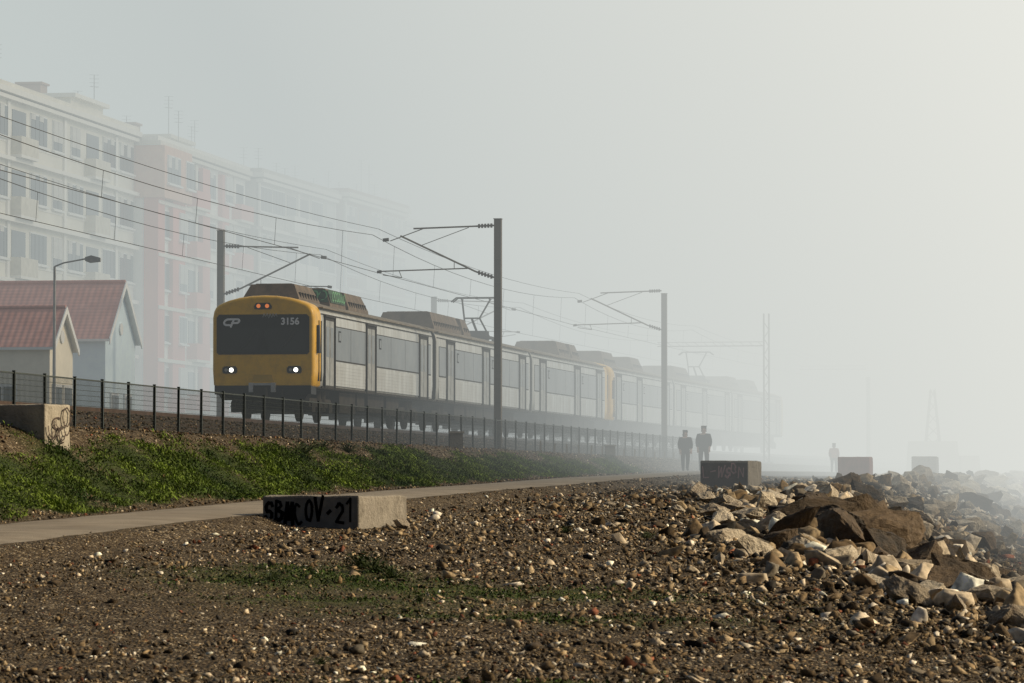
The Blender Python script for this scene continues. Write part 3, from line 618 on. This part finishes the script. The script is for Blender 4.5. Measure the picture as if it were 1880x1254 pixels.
        mb=MB(); mb.box(1.50,1.64,.30,.50,2.02,2.85,0,.02); mb.box(1.5,1.575,.60,.625,1.2,3.0,0); mb.box(1.5,1.575,.92,.945,1.2,3.0,0); ob('mirror',mb.mesh('mirror',[BLK]),c)
        if first:
            ob('fleet_number',text_mesh('3156',.28,WHT),c,loc=(.54,-.018,2.86),rot=(math.pi/2,0,0),label='white painted number 3156')
            mb=MB(); w_=.06
            sk=lambda pts:[(x+.3*(z-2.93),z) for x,z in pts]
            ribbon(mb,sk([(-.93,3.02),(-1.04,3.02)]+arc(-1.06,2.935,.11,.085,90,270,10)+[(-.96,2.85)]),w_,'y',-.02)
            ribbon(mb,sk([(-.93,2.80),(-.90,3.02),(-.80,3.02)]+arc(-.80,2.965,.075,.055,90,-90,8)+[(-.93,2.91)]),w_,'y',-.028)
            ob('logo',mb.mesh('logo',[WHT]),c,label='bold white joined letters cp')
            mb=MB(); 
            for k in range(5): ribbon(mb,[(.0+k*.09,3.08+.03*math.sin(k*2)),(.04+k*.09,3.19),(.07+k*.09,3.10)],.016,'y',-.022)
            ob('scribble',mb.mesh('scribble',[SILV]),c)
    if cabA: cabfront(c)
    return c
c1=car(115.8,19.2,[2.1,8.4,17.4],[(1.0,3.0,1.75,.46),(4.6,2.4,2.1,.5),(7.4,3.2,2.1,.5)],cabA=True,first=True)
mb=MB()
mb.add([(1.055,4.7,3.72),(1.055,6.9,3.72),(.90,6.75,4.14),(.90,4.9,4.14)],[(0,1,2,3)],0)
mb.add([(-.85,4.615,3.73),(1.0,4.615,3.73),(.86,4.80,4.13),(-.75,4.80,4.13)],[(0,1,2,3)],0)
for k in range(6):
    x_=-.6+k*.28
    pts=arc(x_,3.93,.13,.15,50*k,50*k+290,7); 
    for a_,b2 in zip(pts[:-1],pts[1:]):
        f=lambda p:(p[0],4.59+.45*(p[1]-3.73),p[1]); nx=.024
        mb.add([f((a_[0]-nx,a_[1])),f((a_[0]+nx,a_[1]+.03)),f((b2[0]+nx,b2[1]+.03)),f((b2[0]-nx,b2[1]))],[(0,1,2,3)],1)
for k in range(6): ribbon(mb,arc(5.0+k*.32,3.92,.14,.14,30*k,30*k+280,6),.05,'x',1.07,1)
g_=ob('graffiti',mb.mesh('graffiti',[GRN,GRL]),c1,label='green graffiti on roof housing')
c2=car(135.5,20.4,[2.6,10.0,18.4],[(2.2,5.6),(8.2,1.6)],panto=16.6)
c3=car(156.3,20.4,[2.4,11.4,17.6],[(9.8,3.0),(13.3,2.2)],cabB=True)
c4=car(177.3,19.6,[2.1,8.4,17.4],[(9.8,3.2),(1.2,3.6)],cabA=True)
c5=car(197.3,20.2,[2.6,10.0,18.4],[(3.5,5.0)],panto=17.2)
c6=car(217.8,20.2,[2.4,11.4,17.6],[(2.8,3.0),(10,3)],cabB=True)
# ------------------------------------------------------------------ masts + catenary
STL=pm('weathered_mast_steel',(.13,.11,.085),.75,metal=.2,var=.3,scale=1.5,dirt=(.22,.15,.09),dirtamt=.4)
WIRE=pm('dark_copper_wire',(.03,.028,.026),.6); INS=pm('brown_insulator',(.05,.03,.022),.4)
def mast(d,wm,sgn,h=8.95,lattice=False,arm=True,beam=0,lab=None):
    z0=1.2; H=h-z0; root=ob('catenary_mast',None,loc=W(d,wm,z0),rot=(0,0,rz(d)),label=lab or ('lattice steel overhead line mast beside the track' if lattice else 'brown steel overhead line mast with bracket arm'),cat='mast',group='overhead line masts')
    mb=MB()
    if lattice:
        for sx in(-.14,.14):
            for sy in(-.14,.14): mb.box(sx-.025,sx+.025,sy-.025,sy+.025,-.5,H)
        k=0; z=0
        while z<H-.45:
            s_=1 if k%2 else -1
            for sy in(-.14,.14): mb.cyl((-.14*s_,sy,z),(.14*s_,sy,z+.45),.013,4)
            for sx in(-.14,.14): mb.cyl((sx,-.14*s_,z),(sx,.14*s_,z+.45),.013,4)
            z+=.45;k+=1
    else:
        mb.box(-.12,-.10,-.12,.12,-.6,H); mb.box(.10,.12,-.12,.12,-.6,H); mb.box(-.10,.10,-.012,.012,-.6,H); mb.box(-.14,.14,-.14,.14,H,H+.02)
        for k in range(int(H/.8)): z=k*.8; mb.box(-.10,.10,-.11,-.012,z,z+.02); 
    ob('mast_pole',mb.mesh('mast_pole',[STL]),root)
    mb=MB().box(-.35,.35,-.35,.35,-.6,.05,0,.03); ob('mast_foot',mb.mesh('mast_foot',[concd]),root)
    if beam:
        mb=MB(); z=7.55-z0; mb.box(-beam,-.15,-.035,.035,z-.025,z+.025); mb.box(-beam,-.15,-.025,.025,z+.2,z+.23)
        for k in range(int(beam/.5)): mb.cyl((-.2-k*.5,0,z),(-.2-(k+.5)*.5,0,z+.2),.012,4)
        ob('boom',mb.mesh('boom',[STL]),root)
    if arm:
        mb=MB(); s=-sgn
        a=lambda x,z:(s*x,0,z-z0)
        mb.tube([a(.75,8.72),a(2.9,8.66)],.028); mb.tube([a(.75,7.18),a(3.35,8.42)],.032); mb.tube([a(2.55,8.66),a(3.7,8.25)],.016)
        mb.tube([a(.95,7.30),a(4.1,7.22)],.022); mb.tube([a(2.6,8.1),a(1.0,8.68)],.012); mb.tube([a(3.4,7.25),a(3.3,7.0),a(3.95,7.1)],.014); mb.tube([a(1.5,7.5),a(1.5,7.3)],.014)
        ob('bracket_arm',mb.mesh('bracket_arm',[STL]),root)
        for (x0,zz0,x1,z1) in((.12,8.74,.75,8.72),(.12,6.98,.75,7.18)):
            mb=MB(); mb.cyl(a(x0,zz0),a(x1,z1),.03,6)
            for k in range(5): t=(k+1)/6; cx=x0+(x1-x0)*t; cz=zz0+(z1-zz0)*t; mb.cyl(a(cx-.03,cz),a(cx+.03,cz),.075,10)
            ob('insulator',mb.mesh('insulator',[INS]),root)
        ob('insulator',MB().cyl(a(3.75,8.3),a(3.95,8.28),.06,8).mesh('insulator',[INS]),root); ob('insulator',MB().cyl(a(4.0,7.22),a(4.15,7.2),.05,8).mesh('insulator',[INS]),root)
mast(132,-.42,1); mast(176.5,-.6,1,8.6); mast(213,-.6,1,9.3,lattice=True,arm=False,beam=6.0); mast(256,-.4,1,7.0,arm=False,beam=4.5,lab='faint steel post with side boom in fog')
mast(143.5,-12.5,-1,9.3); mast(186,-12.9,-1,8.9)
def line(cen,sup):
    root=ob('overhead_wire',None,loc=W(30,cen,7.2),label='sagging overhead contact line above the track',cat='overhead wire',group='overhead wires'); o0=W(30,cen,7.2)
    con=MB(); mes=MB(); fd=MB()
    for a,b_ in zip(sup[:-1],sup[1:]):
        n=12; pc=[];pmn=[];pf=[]
        for i in range(n+1):
            t=i/n; d=a+(b_-a)*t; A=W(a,cen,0); B=W(b_,cen,0); p=A.lerp(B,t)
            pc.append(Vector((p.x,p.y,7.2))-o0); pmn.append(Vector((p.x+.05,p.y,8.42-.55*4*t*(1-t)))-o0); pf.append(Vector((p.x+.25,p.y,8.62-.35*4*t*(1-t)))-o0)
        con.tube(pc,.011,4); mes.tube(pmn,.011,4); fd.tube(pf,.009,4)
        for i in range(1,n,2):
            if a<240: ob('dropper',MB().cyl(pc[i],pmn[i],.007,4).mesh('dropper',[WIRE]),root)
    for nm,m_ in(('contact_wire',con),('messenger_wire',mes),('feeder_wire',fd)): ob(nm,m_.mesh(nm,[WIRE]),root)
line(-4.7,[16,74,132,176.5,213,252,300]); line(-8.9,[48,95,143.5,186,228,270])
# ------------------------------------------------------------------ street lamp
root=ob('street_lamp',None,loc=W(127.5,-14.1,1.1),rot=(0,0,0),label='grey street lamp with single curved arm',cat='street lamp')
gal=pm('galvanised_steel',(.36,.36,.35),.5,metal=.2)
ob('lamp_post',MB().cyl((0,0,0),(0,0,6.0),.065,10,0,.04).cyl((0,0,0),(0,0,.8),.10,10).tube([(0,0,6.0),(.3,0,6.12),(1.0,0,6.25)],.026).mesh('lamp_post',[gal]),root)
mb=MB(); mb.prism([(1.0,6.18),(1.15,6.12),(1.5,6.16),(1.5,6.28),(1.2,6.36),(1.0,6.3)],'y',-.13,.13); ob('lamp_head',mb.mesh('lamp_head',[gal]),root)
# ------------------------------------------------------------------ apartment buildings
winframe=pm('white_window_frame',(.76,.76,.74),.6,var=.05); wing=pm('dark_pane_and_recess_shade',(.085,.095,.10),.2,spec=.3); shut=pm('pale_roller_shutter',(.60,.58,.54),.7,var=.1)
def win_mesh(ww,hh,sh):
    mb=MB(); mb.box(0,.05,-ww/2,ww/2,0,hh,0)
    n=2 if ww<2 else 4
    for i in range(n):
        a=-ww/2+.06+i*(ww-.06)/n; mb.box(.03,.07,a,a+(ww-.06)/n-.07,.06,hh-.08,1)
        if sh>0 and (i%2==0 or sh>.5): mb.box(.05,.09,a-.01,a+(ww-.06)/n-.06,hh*(1-sh),hh-.02,2)
    mb.box(0,.16,-ww/2-.08,ww/2+.08,-.09,-.003,0)
    return mb.mesh('window',[winframe,wing,shut])
WM=[win_mesh(1.6,1.45,0),win_mesh(2.7,1.45,.45),win_mesh(2.7,1.45,.2),win_mesh(1.6,1.45,.7),win_mesh(2.7,1.45,0)]
def apartment(label,d0,L,wq,dep,ztop,floors,bay,wall,band,balc,accent=None,pent=None,ants=0,seed=0,balm=None,topb=None,bd=.55):
    r=random.Random(seed); zb=1.05; root=ob('apartment_building',None,loc=W(d0,wq,zb),rot=(0,0,ANG if d0<210 else rz(d0)),label=label,cat='apartment building')
    H=ztop-zb; mb=MB(); mb.box(-dep,0,0,L,0,H,0); fh=H/floors
    if accent is not None:
        for (a,b_) in accent[1]: mb.box(-.5,.25,a,b_,0,H-.3,2)
    if topb: mb.box(-5.5,.6,-.15,topb,H-fh*.95,H+.1,3)
    for f in range(1,floors+1):
        z=f*fh; mb.box(-.1,.30,-.02,L+.02,z-.16,z+.02,1)
        mb.box(-.05,.03,.02,L-.02,z-fh*.75,z-fh*.71,1)
    for y in np.arange(0,L+.1,bay*3): mb.box(-.1,.1,max(0,y-.2),min(L,y+.2),.0,H-.2,1)
    ob('wall',mb.mesh('wall',[wall,band,accent[0] if accent else wall,salmon]),root)
    mb=MB(); mb.box(-dep-.3,.40,-.2,L+.2,H+.1,H+.35,0); mb.box(-dep-.2,.25,-.15,L+.15,H+.35,H+.6,1)
    if pent:
        for (a,b_,h_) in pent: mb.box(-dep+1,-1.4,a,b_,H+.6,H+.6+h_,1); mb.box(-dep+.8,-1.1,a-.2,b_+.2,H+.6+h_,H+.8+h_,0)
    ro=ob('roof',mb.mesh('roof',[band,wall]),root)
    if pent:
        (a,b_,h_)=pent[-1]; ob('chimney',MB().box(-5,-3.8,(a+b_)/2,(a+b_)/2+1.2,H+.8+h_,H+1.6+h_,0).box(-5.1,-3.7,(a+b_)/2-.1,(a+b_)/2+1.3,H+1.6+h_,H+1.7+h_,0).mesh('chimney',[brown]),root)
    nb=int(L/bay); cnt=0
    for f in range(floors):
        for k in range(nb):
            y=(k+.5)*L/nb; z=f*fh+fh*.33; typ=balc(k,f)
            acc=accent and any(a<y<b_ for a,b_ in accent[1]); off=.25 if acc else 0
            if topb and f==floors-1 and y<topb: off=.6; typ=False
            if typ:
                mb=MB(); bw=L/nb*.44; o1=off+bd
                mb.box(off,o1,y-bw,y+bw,f*fh+.03,f*fh+.16,0); mb.box(o1-.08,o1,y-bw,y+bw,f*fh+.16,f*fh+1.0,1); mb.box(off,o1-.08,y-bw,y-bw+.08,f*fh+.16,f*fh+1.0,1); mb.box(off,o1-.08,y+bw-.08,y+bw,f*fh+.16,f*fh+1.0,1)
                mb.box(off,off+.03,y-bw+.3,y+bw-.3,f*fh+.2,f*fh+fh*.82,2)  # dark sheet stands in for the shaded loggia recess
                if cnt<90: ob('balcony',mb.mesh('balcony',[band,balm or band,wing]),root)
            else:
                ob('window',WM[r.choice([0,3]) if acc else r.choice([1,2,2,4,4,3])],root,loc=(off+.002,y,z))
            cnt+=1
    for k in range(ants):
        mb=MB(); h_=r.uniform(1.0,3.0); x=r.uniform(-6,-1); y=r.uniform(1,L-1); mb.cyl((x,y,H+.5),(x,y,H+.6+h_),.02,5)
        for j in range(4): zz=H+.6+h_-j*.2; mb.cyl((x-.22,y-.1,zz),(x+.22,y+.1,zz),.009,4)
        mb.cyl((x-.06,y-.4,H+h_),(x+.06,y+.4,H+h_),.009,4)
        ob('antenna',mb.mesh('antenna',[gal]),root)
    return root
brown=pm('brown_brick_render',(.42,.30,.24),.9,var=.15,scale=.4)
cream=pm('cream_render',(.78,.74,.65),.9,var=.08,scale=.5,dirt=(.56,.52,.45),dirtamt=.5,dscale=.4); whiteb=pm('white_band',(.82,.79,.73),.9,var=.06)
pink=pm('pink_render',(.68,.27,.22),.9,var=.12,scale=.4); grey=pm('grey_render',(.60,.57,.52),.9,var=.12,scale=.4,dirt=(.4,.38,.35)); salmon=pm('salmon_render',(.70,.42,.31),.9,var=.1); palew=pm('pale_render',(.74,.70,.62),.9,var=.1); olive=pm('beige_render',(.68,.63,.53),.9,var=.1)
apartment('long cream apartment block with rows of white windows',158,40.8,-30,12,17.5,6,3.1,cream,whiteb,lambda k,f:(k%4==2),pent=[(3,20,.7),(34,40,.9)],ants=3,seed=1,balm=olive)
apartment('pink and white apartment block with salmon top floor',198.4,20.2,-29.7,12,17.1,6,2.9,whiteb,palew,lambda k,f:k in(2,5),accent=(pink,[(-.05,1.3),(3.0,5.6),(9.4,11.0),(13.8,15.4)]),pent=[(8,13,.6)],ants=5,seed=2,balm=pink,topb=5.6)
apartment('grey apartment block with open balconies',218.8,17.4,-29.8,12,17.1,6,2.9,grey,whiteb,lambda k,f:k in(2,3),ants=6,seed=3)
apartment('brown brick apartment block with pale ledges',236.3,15.4,-29.4,12,17.3,6,2.9,brown,palew,lambda k,f:k in(1,),ants=7,seed=4)
apartment('pale apartment block dissolving in fog',251.8,16,-29.8,12,16.6,6,3,palew,grey,lambda k,f:k in(3,),ants=4,seed=5)
# ------------------------------------------------------------------ small houses
m,nt,b=newmat('red_roof_tiles'); N=nt.nodes; K=nt.links
tc=N.new('ShaderNodeTexCoord'); wvt=N.new('ShaderNodeTexWave'); wvt.bands_direction='X'; wvt.inputs['Scale'].default_value=1.4; wvt.inputs['Distortion'].default_value=.3; K.new(tc.outputs['Object'],wvt.inputs['Vector'])
wv2=N.new('ShaderNodeTexWave'); wv2.bands_direction='Z'; wv2.wave_profile='SAW'; wv2.inputs['Scale'].default_value=2.6; K.new(tc.outputs['Object'],wv2.inputs['Vector'])
n1=N.new('ShaderNodeTexNoise'); n1.inputs['Scale'].default_value=2.5; n1.inputs['Detail'].default_value=8; K.new(tc.outputs['Object'],n1.inputs['Vector'])
r=N.new('ShaderNodeValToRGB'); r.color_ramp.elements[0].position=.3; r.color_ramp.elements[0].color=(.54,.25,.21,1); r.color_ramp.elements[1].position=.7; r.color_ramp.elements[1].color=(.68,.35,.30,1); K.new(n1.outputs['Fac'],r.inputs[0]); 
mxx=N.new('ShaderNodeMix'); mxx.data_type='RGBA'; mxx.blend_type='MULTIPLY'; mxx.inputs[0].default_value=.2; K.new(r.outputs[0],mxx.inputs[6]); K.new(wv2.outputs['Color'],mxx.inputs[7]); K.new(mxx.outputs[2],b.inputs['Base Color']); b.inputs['Roughness'].default_value=.85
bp=N.new('ShaderNodeBump'); bp.inputs['Distance'].default_value=.03; bp.inputs['Strength'].default_value=.5; K.new(wvt.outputs['Fac'],bp.inputs['Height']); K.new(bp.outputs[0],b.inputs['Normal']); TILE=m
trimw=pm('white_verge_paint',(.84,.85,.84),.8,var=.04)
def house(label,d,wq,wid,ln,ze,zp,wallm,hip=False,oh=.35):
    zb=1.05; root=ob('house',None,loc=W(d,wq,zb),rot=(0,0,ANG),label=label,cat='house'); e=ze-zb; p=zp-zb; hw=wid/2
    mb=MB(); mb.box(-ln,0,-hw,hw,0,e,0)
    if not hip: mb.prism([(-hw,e),(hw,e),(0,p-.05)],'x',-.25,-.001,0)
    mb.box(0,.05,-hw,hw,0,.5,1)
    ob('wall',mb.mesh('wall',[wallm,concd]),root)
    mb=MB(); sl=(p-e)/hw; o=hw+oh; ez=e-oh*sl; th=.09
    if not hip:
        for sg in(-1,1):
            vs=[(-ln,sg*o,ez),(oh,sg*o,ez),(oh,0,p),(-ln,0,p)]; vs+=[(x,y,z+th) for x,y,z in vs]
            mb.add(vs,[(4,5,6,7)],0); mb.add(vs,[(0,1,2,3),(0,1,5,4),(1,2,6,5),(2,3,7,6),(3,0,4,7)],1)
            vb=[(oh+.01,sg*o,ez-.12),(oh+.05,sg*o,ez-.12),(oh+.05,sg*o,ez+th+.03),(oh+.01,sg*o,ez+th+.03),(oh+.01,0,p-.12),(oh+.05,0,p-.12),(oh+.05,0,p+th+.03),(oh+.01,0,p+th+.03)]
            mb.add(vb,[(0,1,5,4),(1,2,6,5),(2,3,7,6),(3,0,4,7),(0,1,2,3),(4,5,6,7)],1)
        mb.cyl((-ln,0,p+th),(oh,0,p+th),.08,8,0)
    else:
        a=[(-ln,-o,ez),(oh,-o,ez),(oh,o,ez),(-ln,o,ez),(-ln,0,p),(-hw,0,p)]
        mb.add(a,[(0,1,5,4),(1,2,5),(2,3,4,5),(3,2,1,0),(0,4,3)],0)
        mb.cyl((oh,-o,ez+.03),(-hw,0,p+.03),.08,6,0)
    ob('roof',mb.mesh('roof',[TILE,trimw]),root)
    if not hip:
        mb=MB(); mb.box(.0,.06,-.5,.5,1.0,2.3,0); mb.box(.04,.08,-.42,-.04,1.1,2.2,1); mb.box(.04,.08,.04,.42,1.1,2.2,1); me=mb.mesh('window',[winframe,wing])
        ob('window',me,root,loc=(.003,-hw*.45,0)); ob('window',me,root,loc=(.003,hw*.45,0))
        mb=MB().cyl((0,0,0),(.05,0,0),.22,14,0); ob('vent',mb.mesh('vent',[winframe]),root,loc=(0,0,e+.35))
        for k in range(2): ob('window',me,root,loc=(-1.6-k*2.2,-hw-.003,0),rot=(0,0,-math.pi/2))
    return root
blueh=pm('pale_blue_render',(.72,.85,.92),.9,var=.05,scale=.7,dirt=(.58,.68,.72),dirtamt=.4); creamh=pm('warm_cream_render',(.88,.81,.66),.9,var=.06,scale=.7,dirt=(.68,.62,.50),dirtamt=.4)
house('pale blue gabled house with red tile roof',143.8,-16.25,4.2,12,5.35,7.35,blueh,oh=.18)
house('cream hipped house with red tile roof',134.5,-17.3,7,14,4.4,6.7,creamh,hip=True,oh=.3)
house('cream gabled cottage wing with red roof',131.2,-14.9,2.8,3.6,4.6,5.85,creamh,oh=.15)
# ------------------------------------------------------------------ far shapes in fog
root=ob('crane',None,loc=W(244,5.2,.7),label='faint tapering crane tower in thick fog',cat='crane')
mb=MB()
for sx in(-1,1):
    for sy in(-1,1): mb.cyl((sx*.6,sy*.6,0),(sx*.12,sy*.12,5.2),.06,5)
for k in range(7): z=k*.75; s_=.6-.065*k; mb.cyl((-s_,-s_,z),(s_-.05,-s_,z+.75),.035,4); mb.cyl((s_,-s_,z),(-s_+.05,-s_,z+.75),.035,4)
ob('crane_tower',mb.mesh('crane_tower',[DK]),root)
ob('crane_cab',MB().box(-1.6,1.6,-1,1,0,2.0,0,.15).box(1.6,2.9,-.9,.9,0,1.1,0,.1).mesh('crane_cab',[grey]),root)
# ------------------------------------------------------------------ people
def skinmesh(name,verts,edges,rad,mat,root=0,sub=2):
    me=bpy.data.meshes.new(name); me.from_pydata(verts,edges,[]); o=bpy.data.objects.new(name,me); COL.objects.link(o)
    md=o.modifiers.new('s','SKIN'); sd=me.skin_vertices[0].data
    for i,r in enumerate(rad): sd[i].radius=(r,r) if not isinstance(r,tuple) else r; sd[i].use_root=(i==root)
    md.use_smooth_shade=True; sb=o.modifiers.new('b','SUBSURF'); sb.levels=sub; sb.render_levels=sub
    dg=bpy.context.evaluated_depsgraph_get(); out=bpy.data.meshes.new_from_object(o.evaluated_get(dg)); out.name=name
    bpy.data.objects.remove(o); out.materials.clear()
    for m in (mat if isinstance(mat,list) else [mat]): out.materials.append(m)
    return out
SK=pm('skin',(.42,.26,.19),.6,var=.05)
def person(d,X,h,jc,tc_,hc,label,longhair=False,facing=0,step=.18,coat=.0):
    wq=X-float(Xf(d)); zg=Gz(d,wq)+.03; k=h/1.75
    jm=pm('jacket_cloth',jc,.9); tm=pm('trouser_cloth',tc_,.9); hm=pm('hair',hc,.7); sh=pm('shoe_leather',(.02,.018,.016),.6)
    J=[(0,0,.95),(0,0,1.15),(0,.01,1.38),(0,.0,1.50),(0,-.02,1.58),(0,-.015,1.67),(0,0,1.73),
       (-.19,0,1.42),(-.24,.03,1.16),(-.22,-.05,.92),(-.21,-.08,.84),
       (.19,0,1.42),(.24,-.02,1.16),(.22,-.12,.94),(.21,-.16,.86),
       (-.10,0,.88),(-.11,-step*.6,.50),(-.11,-step,.09),(-.12,-step-.15,.04),
       (.10,0,.88),(.11,step*.3,.50),(.11,step+.06,.12),(.12,step-.07,.04),
       (0,-.115,1.62)]
    E=[(0,1),(1,2),(2,3),(3,4),(4,5),(5,6),(2,7),(7,8),(8,9),(9,10),(2,11),(11,12),(12,13),(13,14),(0,15),(15,16),(16,17),(17,18),(0,19),(19,20),(20,21),(21,22),(5,23)]
    R=[.15,.14,.16,.06,.075,.095,.07,.075,.052,.038,.036,.075,.052,.038,.036,.12,.085,.06,.05,.12,.085,.06,.05,.015]
    for hi_,sx in((10,-1),(14,1)):
        hx,hy,hz=J[hi_]
        for f in range(4):
            J.append((hx+(f-1.5)*.018,hy-.01,hz-.05)); J.append((hx+(f-1.5)*.02,hy-.03,hz-.105-(.01 if f in(1,2) else 0))); E.append((hi_,len(J)-2)); E.append((len(J)-2,len(J)-1)); R+=[.012,.008]
        J.append((hx-sx*.035,hy-.03,hz-.02)); J.append((hx-sx*.045,hy-.045,hz-.06)); E.append((hi_,len(J)-2)); E.append((len(J)-2,len(J)-1)); R+=[.012,.009]
    root=ob('person',None,loc=(X,d,zg),rot=(0,0,facing),scale=(k*1.1,k*1.1,k),label=label,cat='person')
    body=skinmesh('body',J,E,R,[SK,tm,sh])
    for p in body.polygons:
        z=p.center.z; p.material_index=2 if z<.09 else (1 if z<1.1 and abs(p.center.x)<.2 and not(abs(p.center.x)>.17 and z>.7) else 0)
    ob('body',body,root)
    jl=.86-coat
    Jj=[(0,0,jl),(0,0,1.12),(0,.01,1.38),(0,.0,1.49),(-.19,0,1.42),(-.24,.03,1.16),(-.22,-.045,.94),(.19,0,1.42),(.24,-.02,1.16),(.22,-.11,.96)]
    Ej=[(0,1),(1,2),(2,3),(2,4),(4,5),(5,6),(2,7),(7,8),(8,9)]; Rj=[(.22,.18),(.20,.17),(.20,.18),.085,.10,.08,.06,.10,.08,.06]
    ob('jacket',skinmesh('jacket',Jj,Ej,Rj,jm,root=1),root)
    hr=[(0,.02,1.74),(0,.05,1.68),(0,.06,1.60)]; he=[(0,1),(1,2)]; hrr=[.095,.10,.07]
    if longhair: hr+=[(0,.08,1.48),(0,.08,1.36)]; he+=[(2,3),(3,4)]; hrr[2]=.10; hrr+=[.11,.07]
    ob('hair',skinmesh('hair',hr,he,hrr,hm,root=1),root)
    for sx in(-.035,.035): ob('eye',MB().cyl((sx,-.10,1.655),(sx,-.112,1.655),.012,8).mesh('eye',[BLK]),root)
person(158,(1258-940)/F*158,1.60,(.010,.010,.012),(.012,.012,.015),(.03,.02,.014),'woman in long black coat walking along the path',True,.1,.16,.12)
person(160,(1292-940)/F*160,1.78,(.016,.016,.020),(.014,.014,.018),(.05,.04,.035),'man in dark jacket and trousers walking on the path',False,-.1,.2)
person(200,(1531-940)/F*200,1.45,(.34,.10,.06),(.05,.05,.06),(.04,.03,.02),'distant walker in reddish top on the foggy path',False,3.0,.2)
